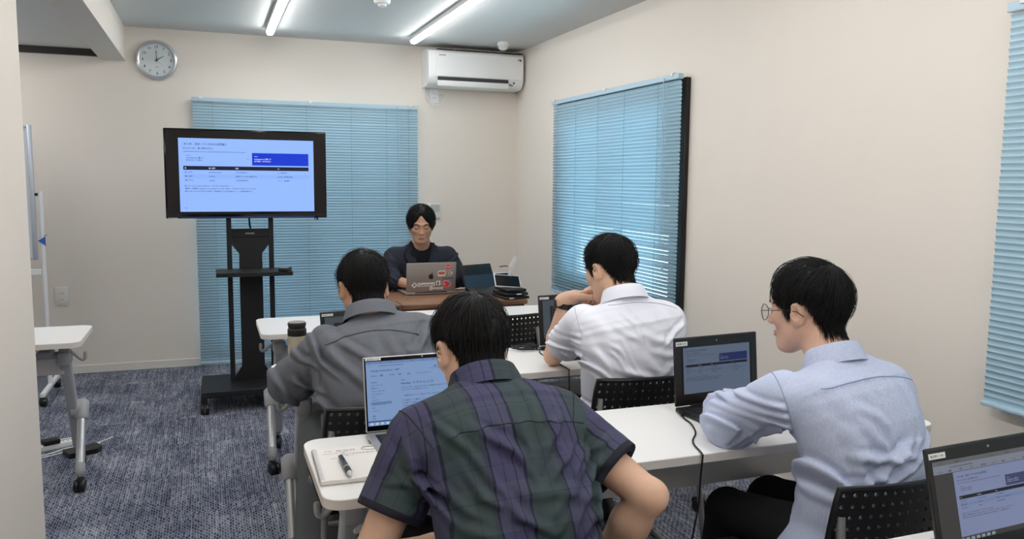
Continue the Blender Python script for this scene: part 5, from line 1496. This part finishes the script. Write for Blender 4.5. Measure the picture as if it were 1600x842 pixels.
def person(cfg):
    g = cfg; org = A_(g['pelvis'])
    F3 = nrm(g['fwd']); up = A_((0, 0, 1)); X = nrm(np.cross(F3, up))         # X: subject's right
    Hc = A_(g['head']); Rh = face_rot(*g['face']); nb = A_(g['neck'])
    # ---------- skin
    arms = []
    for s in ('L', 'R'):
        sh, el, wr = [A_(q) for q in g['arm' + s]]
        arms.append((sh, el, wr, g['hand' + s], g.get('rarm', .043)))
    hands = []
    for sh, el, wr, hd, ra in arms:
        hands.append(hand_prims(wr, hd[0], hd[1], hd[2], hd[3], hd[4] if len(hd) > 4 else .6))
    spine = [A_(q) for q in g['spine']]
    torso = Loft(spine, [x - .022 for x in g['A']], [x - .022 for x in g['B']], X)
    legs = [[A_(q) for q in l] for l in g['legs']]
    base = lambda P: near(P, Hc, .24, .125, lambda Q: head_sdf((Q - Hc) @ Rh))
    nk0 = Hc + Rh @ A_((0, -.024, -.045)); rn_ = g.get('rneck', .054)
    def skin(P):
        d = base(P)
        d = smin(d, cap(P, nk0, nb, rn_, rn_ + .006), .022)
        d = smin(d, torso(P), .03)
        for (sh, el, wr, hd, ra), (hf, hc) in zip(arms, hands):
            u = nrm(el - sh)
            d = smin(d, cap(P, sh, el, ra * 1.12, ra * .86), .03)
            mid = el + (wr - el) * .3
            d = smin(d, cap(P, el, mid, ra * .82, ra * .93), .012)
            d = smin(d, cap(P, mid, wr, ra * .93, ra * .62), .02)
            d = smin(d, ell(P, el + nrm(el - (sh + wr) / 2) * ra * .30, (ra * .62,) * 3), .02)
            d = smin(d, near(P, hc, .21, .10, hf), .014)
        for l in legs:
            d = smin(d, cap(P, l[0], l[1], .072, .050), .03); d = smin(d, cap(P, l[1], l[2], .048, .034), .02)
            d = smin(d, cap(P, l[2], l[2] + F3 * .16 - A_((0, 0, .03)), .032, .026), .02)
        return d
    pts = [Hc + A_((0, 0, .14)), Hc - A_((.12, .14, .14)), Hc + A_((.12, .14, 0))] + [q for a in arms for q in (a[0], a[1], a[2])] + [h[1] + A_((s, s, s)) * .08 for h in hands for s in (-1, 1)] + [q for l in legs for q in l] + [l[2] + F3 * .2 - A_((0, 0, .06)) for l in legs] + spine
    pts = np.array(pts); lo = pts.min(0) - .09; hi = pts.max(0) + .09; lo[2] = max(lo[2], .002)
    lo[2] = .012
    fh = g.get('fine', .0042)
    fine = []
    for k in range(3):
        iv = [(Hc[k] - .13, Hc[k] + .13, fh)] + [(h[1][k] - .075, h[1][k] + .075, .0042) for h, vis in zip(hands, g.get('hand_fine', (1, 1))) if vis]
        fine.append(iv)
    body = sdf_object('person', skin, lo, hi, .010, g['skin'], None, org, fine, loc=tuple(org), label=g['label'], cat='person', group=g.get('group'))
    # ---------- hair, brows, lips
    hb = lambda q: smin(head_sdf(q, False), cap(q, (0, -.024, -.045), tuple((nb - Hc) @ Rh), rn_, rn_ + .006), .022)
    make_hair('hair', Hc, Rh, hb, body, org, g['hair'], g['seed'])
    def on_face(pts_, lift=.001):
        Q = A_(pts_); Dd = Q - A_((0, 0, Q[0, 2] * 0)); out = []
        for q in Q:
            o = A_((q[0], .02, q[2])); y = .02
            for _ in range(40):
                y -= float(head_sdf(A_([[q[0], y, q[2]]]))[0]) * .7
            out.append((q[0], y + lift, q[2]))
        return A_(out)
    if g.get('face_detail', True):
        for s in (-1, 1):
            q = on_face([(s * x, 0, z) for x, z in ((.014, .021), (.022, .0245), (.032, .0265), (.042, .0245), (.050, .020))], .0005) @ Rh.T + Hc - org
            mb = MB(); mb.tube([tuple(x) for x in q], [.0022, .0034, .0034, .0028, .0012], 8); mb.build('eyebrow', M_BROW, body)
            q = on_face([(s * x, 0, z) for x, z in ((.019, -.0015), (.025, -.0042), (.032, -.0052), (.039, -.0042), (.045, -.0010))], .0002) @ Rh.T + Hc - org
            mb = MB(); mb.tube([tuple(x) for x in q], [.0009, .0015, .0017, .0016, .0009], 8); mb.build('eyelashes', M_BROW, body)
        q = on_face([(x, 0, -.0655 - .0022 * (1 - (x / .024) ** 2)) for x in np.linspace(-.023, .023, 9)], .0004) @ Rh.T + Hc - org
        mb = MB(); mb.tube([tuple(x) for x in q], [.0005, .0016, .0023, .0026, .0027, .0026, .0023, .0016, .0005], 8); mb.build('lips', M_LIP, body)
    # ---------- shirt
    folds = fold_field(g.get('folds', ()), F3, g['seed'])
    tl = Loft(spine, g['A'], g['B'], X, g.get('sq', 2.4))
    extra = g.get('extra', ())
    def shirt(P):
        d = tl(P)
        for sh, el, wr, hd, ra in arms:
            u = nrm(el - sh); d = smin(d, cap(P, sh - u * .0, sh + u * .035, g.get('rsh', .062), g.get('rsh', .062) * .93), .05)
        for c, r, k in extra: d = smin(d, ell(P, c, r), k)
        cutp = g.get('neck_cut')
        d = smax(d, -cap(P, nb - nrm(nb - spine[-2]) * .01, nb + nrm(Hc - nb) * .12, rn_ + .004), .006)
        d = d - folds(P)
        if g.get('vopen'):
            q = (P - A_(g['vopen'][0])); lx = np.abs(q @ X); ly = q @ F3; lz = q[:, 2]
            wedge = np.maximum(np.maximum(lx - np.clip((lz + g['vopen'][1]) * g['vopen'][2], -.02, .12), -(ly - .0)), -(lz + g['vopen'][1]))
            d = smax(d, -wedge, .004)
            d = smax(d, -ell(P, A_(g['vopen'][0]) + F3 * .08 + A_((0, 0, .045)), (.085, .09, .07)), .004)
        return d
    def tattr(P):
        u, v, a, b, e, l = tl.local(P)
        return np.stack([u * 1.06 + g.get('cx', 0), l, v + 1], -1)
    sp = np.array(spine); lo = sp.min(0) - .30; hi = sp.max(0) + .30; lo[2] = sp[0, 2] - .16; hi[2] = sp[-1, 2] + .06
    top = sdf_object(g.get('top', 'shirt'), shirt, lo, hi, g.get('h', .006), g['cloth'], body, org, attr=tattr)
    if g.get('yoke'):
        l0, bow, wfr = g['yoke']
        n = 41; ts = np.linspace(-1, 1, n)
        i0 = np.interp(l0, tl.L, np.arange(len(tl.L))); ii = int(i0); ft = i0 - ii
        cc = tl.p[ii] * (1 - ft) + tl.p[min(ii + 1, len(tl.p) - 1)] * ft; aa = wfr
        Q = cc[None] + np.outer(ts * aa, X) - F3 * .24 - np.outer(bow * ts * ts, up); Q = Q.astype(np.float32)
        for _ in range(30): Q = Q + np.outer(np.clip(shirt(Q), -.01, .05) * .85, F3).astype(np.float32)
        ok = (np.abs(shirt(Q)) < .004) & (Q @ F3 < float((spine[-2]) @ F3) + .02); run, best = [], []
        for q, k_ in zip(Q, ok):
            run = run + [q] if k_ and (not run or np.linalg.norm(q - run[-1]) < .02) else ([q] if k_ else [])
            if len(run) > len(best): best = run
        if len(best) > 6: mb = MB(); mb.tube([tuple(q - org - F3 * .0002) for q in best], g.get('seam_r', .0016), 6); mb.build('yoke_seam', g['seam_mat'], top)
    for (sh, el, wr, hd, ra), cuff in zip(arms, g['cuffs']):
        u = nrm(el - sh); f = nrm(wr - el); rs0, rs1, rs2 = g.get('rsl', (.066, .060, .046))
        frac = cuff
        if frac <= 1: endp = sh + (el - sh) * frac; endd = u
        else: endp = el + (wr - el) * (frac - 1); endd = f
        L1 = float(np.linalg.norm(el - sh))
        def sleeve(P, sh=sh, el=el, wr=wr, endp=endp, endd=endd, frac=frac, ra=ra):
            d = cap(P, sh, el, rs0, rs1)
            if frac > 1: d = smin(d, cap(P, el, endp, rs1, rs2), .03)
            d = d - folds(P)
            inner = smin(cap(P, sh, el, ra * 1.12 + .004, ra * .93 + .005), cap(P, el, wr, ra * .93 + .005, ra * .62 + .006), .02)
            near = (P - endp) @ endd
            d = smax(d, -np.maximum(inner, -(near + .05)), .003)
            return smax(d, near, .004)
        def sattr(P, sh=sh, el=el, wr=wr, L1=L1, endp=endp, endd=endd):
            dv = el - sh; t = np.clip(((P - sh) @ dv) / (dv @ dv), -.3, 1)
            e2 = wr - el; t2 = np.clip(((P - el) @ e2) / (e2 @ e2), 0, 1)
            u_ = nrm(dv); side = nrm(np.cross(u_, F3)); q = P - sh
            ang = np.arctan2(q @ np.cross(u_, side), q @ side)
            return np.stack([ang * .065 + .06, t * L1 + t2 * float(np.linalg.norm(e2)), -((P - endp) @ endd)], -1)
        pp = np.array([sh, el, endp]); lo = pp.min(0) - .10; hi = pp.max(0) + .10
        sl = sdf_object('sleeve', sleeve, lo, hi, g.get('h', .006), g.get('sleeve_mat', g['cloth']), top, org, attr=sattr)
        if g.get('armhole'):
            u2 = nrm(u * .55 + X * (1 if float((sh - spine[-2]) @ X) > 0 else -1) * .8); e1 = nrm(np.cross(u2, F3)); e2 = np.cross(u2, e1); n = 48
            an = np.linspace(0, 2 * PI, n, endpoint=False); Dn = np.outer(np.cos(an), e1) + np.outer(np.sin(an), e2)
            ctr = sh + u2 * g['armhole']; Q = (ctr + Dn * .16).astype(np.float32); Dn = Dn.astype(np.float32)
            for _ in range(34): Q = Q - Dn * (np.clip(np.minimum(shirt(Q), sleeve(Q)), -.01, .03) * .8)[:, None]
            keep = np.sqrt(((Q - ctr) ** 2).sum(1)) < .125
            P_ = [q - org + d_ * .0002 for q, d_ in zip(Q, Dn)]
            run, best = [], []
            for i_ in range(2 * n):
                i = i_ % n
                if keep[i] and (not run or np.linalg.norm(P_[i] - run[-1]) < .022) and len(run) < n: run.append(P_[i])
                else: run = [P_[i]] if keep[i] else []
                if len(run) > len(best): best = list(run)
            if len(best) > 6:
                mb = MB(); mb.tube([tuple(q) for q in best], g.get('seam_r', .0016), 6); mb.build('armhole_seam', g['seam_mat'], sl)
    if g.get('collar'):
        k = g['collar']; make_collar(top, g.get('collar_mat', g['cloth']), org, k[0], k[1], F3, k[2], k[3], k[4], **g.get('collar_kw', {}))
    # ---------- trousers and shoes
    def trousers(P):
        d = Loft_hip(P)
        for l in legs:
            d = smin(d, cap(P, l[0], l[1], .088, g.get('rknee', .066)), .04)
            e = l[1] + (l[2] - l[1]) * .93
            d = smin(d, smax(cap(P, l[1], l[2], g.get('rknee', .066), g.get('rhem', .058)), (P - e) @ nrm(l[2] - l[1]), .004), .02)
        return d - (vnoise(P * np.array([14, 14, 9], np.float32)) - .5) * .010
    hipc = A_(spine[0])
    Loft_hip = lambda P: ell(P, hipc + A_((0, 0, -.01)), (.165, .13, .10), np.stack([X, F3, up], 1))
    lp = np.array([q for l in legs for q in l] + [hipc]); lo = lp.min(0) - .17; hi = lp.max(0) + .17; lo[2] = max(.02, lo[2])
    sdf_object('trousers', trousers, lo, hi, .009, g['trouser'], body, org, attr=lambda P: np.stack([P[:, 0], P[:, 2], P[:, 1]], -1))
    for l in legs:
        a = l[2]
        def shoe(P, a=a):
            d = cap(P, A_((a[0], a[1], .042)) - F3 * .05, A_((a[0], a[1], .036)) + F3 * .16, .040, .034)
            d = smin(d, cap(P, A_((a[0], a[1], .06)), A_((a[0], a[1], .085)) - F3 * .015, .040, .038), .03)
            return smax(d, .006 - P[:, 2], .004)
        sdf_object('shoe', shoe, A_((a[0], a[1], .0)) - .26, A_((a[0], a[1], .13)) + .26, .010, g['shoe'], body, org)
    return body, dict(Hc=Hc, Rh=Rh, org=org, X=X, F=F3, arms=arms, top=top)

SKIN_A = skin_mat('skin_warm', (214, 174, 148)); SKIN_B = skin_mat('skin_tan', (196, 152, 126)); SKIN_C = skin_mat('skin_light', (210, 170, 147))
HAIR_SHORT = dict(z=(.040, .036, .018, -.010, .0, .030, .030, .0, -.056, -.068), phi=(0, .6, 1.0, 1.2, 1.33, 1.42, 1.86, 2.08, 2.6, PI), t=.0135, top=1.2, n=5200, fade=.06)
LEGS = lambda x, y, kl, kr: ((( x - .085, y + .02, .53), kl, (kl[0] - .0, kl[1] + .05, .10)), ((x + .085, y + .02, .53), kr, (kr[0], kr[1] + .05, .10)))
M_BLKT = cloth_mat('black_trouser_cloth', (24, 24, 27), weave=700)
M_SHOEB = mat('black_shoe', (22, 22, 24), .4); M_SHOEW = mat('white_sneaker', (214, 214, 212), .6)

# --- man in the dark plaid shirt, back to the camera, third row
person(dict(label='person in a dark green and purple plaid short-sleeved shirt, seated with his back turned', pelvis=(.555, 1.42, .53), fwd=(-.02, 1, 0), seed=11,
    head=(.556, 1.755, 1.040), face=(.12, .42, .0), neck=(.548, 1.650, .97), skin=SKIN_A, fine=.0038, rneck=.058,
    spine=((.555, 1.42, .50), (.556, 1.41, .66), (.553, 1.46, .80), (.55, 1.545, .90), (.548, 1.60, .943), (.547, 1.640, .975)),
    A=(.172, .162, .166, .176, .152, .074), B=(.125, .118, .120, .112, .085, .062),
    armL=((.397, 1.585, .897), (.268, 1.525, .665), (.44, 1.66, .625)), armR=((.700, 1.575, .902), (.828, 1.405, .785), (.752, 1.51, .565)),
    handL=((.6, .7, -.25), (0, 0, -1), 1, (.35, .3, .3, .35)), handR=((-.5, .8, -.25), (0, 0, -1), -1, (.35, .3, .3, .35)), rarm=.0425,
    cuffs=(.60, .66), rsl=(.072, .066, .05), yoke=(.535, .03, .165), armhole=.012, seam_mat=mat('dark_seam_thread', (36, 40, 48), .9), rsh=.066, h=.0050, cloth=plaid_mat(), trouser=M_BLKT, shoe=M_SHOEB, hair=dict(HAIR_SHORT, t=.0145), cx=0,
    legs=LEGS(.555, 1.42, (.46, 1.86, .535), (.66, 1.87, .535)),
    folds=(((.44, 1.49, .88), (.75, 0, .65), .030, .010, .09), ((.68, 1.46, .86), (-.7, 0, .7), .030, .010, .09), ((.555, 1.30, .70), (.2, 0, 1), .045, .009, .13), ((.46, 1.36, .76), (.5, 0, .85), .036, .008, .09), ((.66, 1.34, .75), (-.5, 0, .85), .036, .008, .09), ((.34, 1.52, .80), (.4, 0, 1), .028, .008, .06), ((.76, 1.46, .84), (-.6, 0, .8), .028, .008, .06), ((.55, 1.44, .93), (1, 0, .25), .05, .005, .10)),
    collar=((.548, 1.632, .990), (0, .52, .85), .068, .064, .030), collar_kw=dict(flare=.014, open_=.45)))

# --- man in the grey shirt, second row
M_GREYC = cloth_mat('grey_shirt_cloth', (113, 116, 123), weave=800, rgb2=(99, 103, 110))
person(dict(label='person in a loose grey long-sleeved shirt seated behind the beige bottle', pelvis=(.505, 2.46, .53), fwd=(0, 1, 0), seed=23,
    head=(.476, 2.69, 1.066), face=(.05, .35, .0), neck=(.476, 2.59, .992), skin=SKIN_B,
    spine=((.505, 2.46, .50), (.505, 2.45, .66), (.502, 2.475, .80), (.495, 2.535, .90), (.488, 2.565, .945), (.48, 2.588, .985)),
    A=(.205, .20, .205, .205, .165, .072), B=(.135, .128, .128, .115, .085, .060),
    armL=((.340, 2.575, .895), (.232, 2.685, .765), (.43, 2.90, .765)), armR=((.655, 2.555, .91), (.80, 2.68, .785), (.64, 2.92, .765)),
    handL=((.6, .75, -.1), (0, 0, -1), 1, (.5, .45, .45, .5)), handR=((-.4, .85, -.1), (0, 0, -1), -1, (.5, .45, .45, .5)),
    cuffs=(1.80, 1.80), rsl=(.074, .068, .058), rsh=.068, yoke=(.50, .05, .185), seam_mat=mat('grey_seam', (70, 72, 76), .9), seam_r=.0022, cloth=M_GREYC, trouser=cloth_mat('dark_grey_wide_trousers', (100, 104, 107), weave=700), rknee=.085, rhem=.085, shoe=M_SHOEW,
    hair=dict(HAIR_SHORT, t=.014, whorl=(.02, -.75, .66)), legs=(((.42, 2.48, .53), (.36, 2.86, .52), (.31, 2.62, .12)), ((.59, 2.48, .53), (.60, 2.88, .52), (.47, 2.72, .12))),
    extra=(((.50, 2.42, .52), (.22, .15, .12), .05),),
    folds=(((.30, 2.56, .84), (.7, 0, .75), .040, .012, .12), ((.66, 2.52, .84), (-.7, 0, .75), .040, .012, .12), ((.50, 2.34, .72), (.35, 0, 1), .06, .010, .16), ((.23, 2.64, .80), (.8, .5, .4), .035, .010, .10), ((.5, 2.42, .90), (1, 0, .3), .07, .006, .14)),
    collar=((.479, 2.580, .994), (0, .45, .89), .072, .066, .030)))

# --- man in the white short-sleeved shirt with a watch
M_WHC = cloth_mat('white_shirt_cloth', (238, 239, 249), weave=900, wst=.18)
pw, kw_ = person(dict(label='person in a white short-sleeved shirt with a black watch, hands folded at the chin', pelvis=(1.41, 2.50, .53), fwd=(-.06, 1, 0), seed=37,
    head=(1.352, 2.612, 1.112), face=(.34, .30, .0), neck=(1.362, 2.525, 1.03), skin=SKIN_A, rneck=.055,
    spine=((1.41, 2.52, .50), (1.405, 2.52, .66), (1.392, 2.49, .80), (1.378, 2.485, .90), (1.37, 2.50, .96), (1.364, 2.52, 1.022)),
    A=(.190, .188, .196, .200, .165, .074), B=(.128, .122, .122, .112, .085, .062),
    armL=((1.232, 2.565, .925), (1.226, 2.815, .762), (1.252, 2.765, .985)), armR=((1.525, 2.51, .93), (1.585, 2.79, .775), (1.448, 2.80, .985)),
    handL=((.90, -.10, .22), (.15, -.42, -.9), 1, (.85, .9, .95, 1.0), .9), handR=((-.95, -.02, .12), (-.15, -.85, -.5), -1, (.85, .85, .9, .95), .7), rarm=.042,
    cuffs=(.66, .66), rsl=(.072, .063, .05), rsh=.068, yoke=(.525, .03, .17), armhole=.012, seam_mat=mat('white_seam', (188, 190, 200), .9), seam_r=.0014, cloth=M_WHC, trouser=M_BLKT, shoe=M_SHOEB, hair=dict(HAIR_SHORT, t=.0135, whorl=(-.02, -.7, .7)),
    legs=LEGS(1.41, 2.50, (1.30, 2.93, .53), (1.54, 2.95, .53)),
    folds=(((1.28, 2.48, .84), (.75, 0, .65), .034, .009, .10), ((1.40, 2.40, .76), (.25, 0, 1), .045, .009, .15), ((1.52, 2.40, .78), (-.3, 0, 1), .040, .009, .12), ((1.23, 2.66, .87), (0, .85, -.5), .032, .008, .09), ((1.39, 2.40, .92), (1, 0, .3), .06, .004, .12)),
    collar=((1.363, 2.52, 1.025), (0, .35, .94), .070, .064, .030)))
# watch round his left wrist
_sh, _el, _wr = kw_['arms'][0][:3]; _d = nrm(_wr - _el); _c = _wr - _d * .022 - kw_['org']
_q = Vector(tuple(_d)).to_track_quat('Z', 'Y').to_matrix().to_4x4(); WM = Matrix.Translation(Vector(tuple(_c))) @ _q
mb = MB(WM); mb.lathe([(.0295, -.010), (.0325, -.011), (.0335, 0), (.0325, .011), (.0295, .010)], 32); wt = mb.build('watch_strap', M_BLACK, pw)
_side = (WM.to_3x3().inverted() @ Vector((-.75, .2, .1))); _side.z = 0; _ang = math.atan2(_side.y, _side.x)
mb = MB(WM @ RZ(_ang)); mb.box((.0315, -.018, -.019), (.042, .018, .019), .005, 3); mb.build('watch_case', mat('watch_grey', (52, 58, 56), .3, .3), wt)

# --- man in the pale blue shirt with glasses
M_BLC = cloth_mat('pale_blue_chambray', (208, 214, 234), weave=700, rgb2=(174, 186, 216), wst=.3)
pb, kb_ = person(dict(label='person in a pale blue shirt and round glasses at the black laptop showing the slide', pelvis=(1.50, 1.53, .53), fwd=(-.10, 1, 0), seed=53,
    head=(1.466, 1.705, 1.098), face=(.42, .12, .0), neck=(1.472, 1.625, .995), skin=SKIN_C, fine=.0038, rneck=.052,
    spine=((1.50, 1.53, .49), (1.50, 1.515, .66), (1.492, 1.515, .79), (1.482, 1.555, .89), (1.477, 1.585, .938), (1.472, 1.615, .984)),
    A=(.172, .164, .167, .170, .147, .070), B=(.128, .122, .118, .110, .082, .060),
    armL=((1.338, 1.625, .890), (1.312, 1.80, .782), (1.42, 2.0, .772)), armR=((1.618, 1.585, .895), (1.70, 1.77, .785), (1.56, 2.0, .772)),
    handL=((.45, .8, -.12), (0, 0, -1), 1, (.5, .45, .45, .5)), handR=((-.4, .85, -.12), (0, 0, -1), -1, (.5, .45, .45, .5)), rarm=.040,
    cuffs=(1.62, 1.62), yoke=(.50, .03, .165), armhole=.010, seam_mat=mat('pale_blue_seam', (150, 164, 196), .9), rsl=(.070, .068, .058), rsh=.064, h=.0055, cloth=M_BLC, trouser=M_BLKT, shoe=M_SHOEB, hair=dict(HAIR_SHORT, t=.016, top=1.25, fly=.10, fwd=.45),
    legs=(((1.42, 1.55, .53), (1.365, 1.87, .495), (1.37, 1.95, .10)), ((1.585, 1.56, .53), (1.555, 1.93, .485), (1.56, 1.99, .10))), rknee=.062,
    extra=(((1.49, 1.52, .50), (.20, .16, .09), .05),),
    folds=(((1.40, 1.52, .80), (.8, 0, .6), .034, .010, .10), ((1.50, 1.40, .66), (-.45, 0, 1), .040, .014, .16), ((1.60, 1.44, .72), (-.5, 0, .9), .036, .011, .11), ((1.27, 1.78, .80), (.5, .8, .2), .028, .009, .09), ((1.30, 1.70, .86), (.2, .8, -.4), .03, .007, .07), ((1.48, 1.46, .88), (1, 0, .3), .06, .005, .12)),
    collar=((1.472, 1.610, .986), (0, .38, .92), .067, .062, .031)))
# round wire glasses
M_WIRE = mat('dark_wire', (66, 58, 56), .3, .6)
GM = Matrix([list(map(float, kb_['Rh'][i])) + [float((kb_['Hc'] - kb_['org'])[i])] for i in range(3)] + [[0, 0, 0, 1]])
gl = None
for s in (-1, 1):
    mb = MB(GM); mb.tube([(s * .033 + .0235 * math.cos(a), .104 - .006 * abs(math.cos(a)) * (1 if s * math.cos(a) > 0 else 0), -.004 + .0215 * math.sin(a)) for a in [2 * PI * k / 28 for k in range(28)]], .0011, 8, closed=True)
    if gl is None:
        mb.tube([(-.0095, .104, 0), (0, .107, .003), (.0095, .104, 0)], .001, 6); gl = mb.build('glasses', M_WIRE, pb)
    else: mb.build('lens_rim', M_WIRE, gl)
    mb = MB(GM); mb.tube([(s * .0565, .100, .002), (s * .070, .08, .004), (s * .0785, .02, .005), (s * .080, -.01, .002), (s * .079, -.03, -.012)], .0012, 6); mb.build('temple', M_WIRE, gl)
    mb = MB(GM); mb.lathe([(.0228, -.0004), (.0228, .0004), (0, .0008)], 24, T(s * .033, .1035, -.004) @ RX(PI / 2)); mb.build('lens', M_GLASS, gl)

# --- presenter in a dark blazer
M_BLAZER = cloth_mat('navy_black_blazer', (40, 42, 52), weave=700)
M_TEE = cloth_mat('black_tee', (15, 16, 21), weave=700)
pp_, kp = person(dict(label='presenter in a black blazer and black tee seated behind the stickered laptop, looking down', pelvis=(1.30, 5.27, .53), fwd=(-.12, -1, 0), seed=71,
    head=(1.283, 5.125, 1.140), face=(PI + -.20, .24, .0), neck=(1.298, 5.185, 1.02), skin=SKIN_B, rneck=.052, fine=.0034,
    spine=((1.30, 5.27, .50), (1.30, 5.25, .66), (1.30, 5.225, .80), (1.30, 5.205, .90), (1.30, 5.20, .955), (1.30, 5.195, 1.005)),
    A=(.185, .178, .195, .205, .185, .075), B=(.125, .118, .122, .112, .085, .060),
    armL=((1.474, 5.185, .925), (1.525, 5.09, .795), (1.39, 4.99, .775)), armR=((1.130, 5.215, .925), (1.06, 5.12, .795), (1.17, 5.0, .772)),
    handL=((-.55, -.75, -.12), (0, 0, -1), 1, (.5, .45, .45, .5)), handR=((.45, -.8, -.16), (0, 0, -1), -1, (.5, .45, .45, .5)),
    cuffs=(1.72, 1.66), rsl=(.068, .064, .046), rsh=.066, cloth=M_BLAZER, top='blazer', trouser=M_BLKT, shoe=M_SHOEB,
    hair=dict(z=(.078, .066, .040, .004, -.012, -.022, .02, -.030, -.075, -.082), phi=(0, .16, .38, .62, .95, 1.32, 1.66, 2.1, 2.6, PI), t=.0165, top=1.2, n=5200, part=True, fade=.03),
    legs=(((1.38, 5.25, .53), (1.42, 4.90, .53), (1.42, 4.92, .10)), ((1.22, 5.25, .53), (1.18, 4.90, .53), (1.18, 4.92, .10))),
    folds=(((1.08, 5.12, .83), (.5, 0, .8), .035, .008, .09), ((1.52, 5.08, .83), (-.5, 0, .8), .035, .008, .09)),
    vopen=((1.296, 5.20, .99), .34, .17)))
org = kp['org']
tee = Loft([(1.30, 5.265, .56), (1.30, 5.24, .70), (1.30, 5.215, .84), (1.30, 5.198, .93), (1.298, 5.192, .985), (1.297, 5.186, 1.012)], (.16, .16, .175, .170, .12, .068), (.105, .105, .108, .100, .080, .062), (1, 0, 0))
nbp = A_((1.298, 5.185, 1.02))
def tee_f(P): return smax(smax(tee(P), -cap(P, nbp - A_((0, .0, .012)), nbp + A_((0, -.05, .12)), .0545), .004), -ell(P, (1.292, 5.12, 1.030), (.068, .075, .062)), .004)
sdf_object('tee', tee_f, (1.08, 5.04, .52), (1.52, 5.36, 1.08), .006, M_TEE, pp_, org, attr=lambda P: P)
# lapels lie on the blazer front
def blazer_front(x, z):
    tl = Loft([(1.30, 5.27, .50), (1.30, 5.25, .66), (1.30, 5.225, .80), (1.30, 5.205, .90), (1.30, 5.20, .955), (1.30, 5.195, 1.005)], (.185, .178, .195, .205, .185, .075), (.125, .118, .122, .112, .085, .060), kp['X'], 2.4)
    y = 4.98
    for _ in range(30): y += float(tl(A_([[x, y, z]]))[0]) * .8
    return y
for s in (-1, 1):
    inner = [(.060, 1.022), (.057, .985), (.050, .94), (.042, .89), (.032, .83), (.018, .745)]
    outer = [(.078, 1.024), (.096, .975), (.112, .940), (.092, .89), (.064, .83), (.024, .740)]
    rows = []
    for (a, z), (b, z2) in zip(inner, outer):
        ya = blazer_front(1.29 + s * a, min(z, .99)) - .009; yb = blazer_front(1.29 + s * b, min(z2, .97)) - .012
        rows.append([(1.29 + s * a, ya, z), (1.29 + s * (a + b) / 2, (ya + yb) / 2 - .004, (z + z2) / 2), (1.29 + s * b, yb, z2)])
    rows = [[tuple(A_(p) - org) for p in r] for r in rows]
    mb = MB(); mb.grid(rows); mb.grid([[(p[0], p[1] + .004, p[2]) for p in r] for r in rows], flip=True)
    for e in ([r[0] for r in rows], [r[-1] for r in rows], rows[0], rows[-1]): mb.grid([e, [(p[0], p[1] + .004, p[2]) for p in e]])
    mb.build('lapel', M_BLAZER, kp['top'], ang=60)
make_collar(kp['top'], M_BLAZER, org, (1.298, 5.205, .992), (0, -.12, 1), (-.12, -1, 0), .070, .066, .030, open_=1.45, flare=.014)
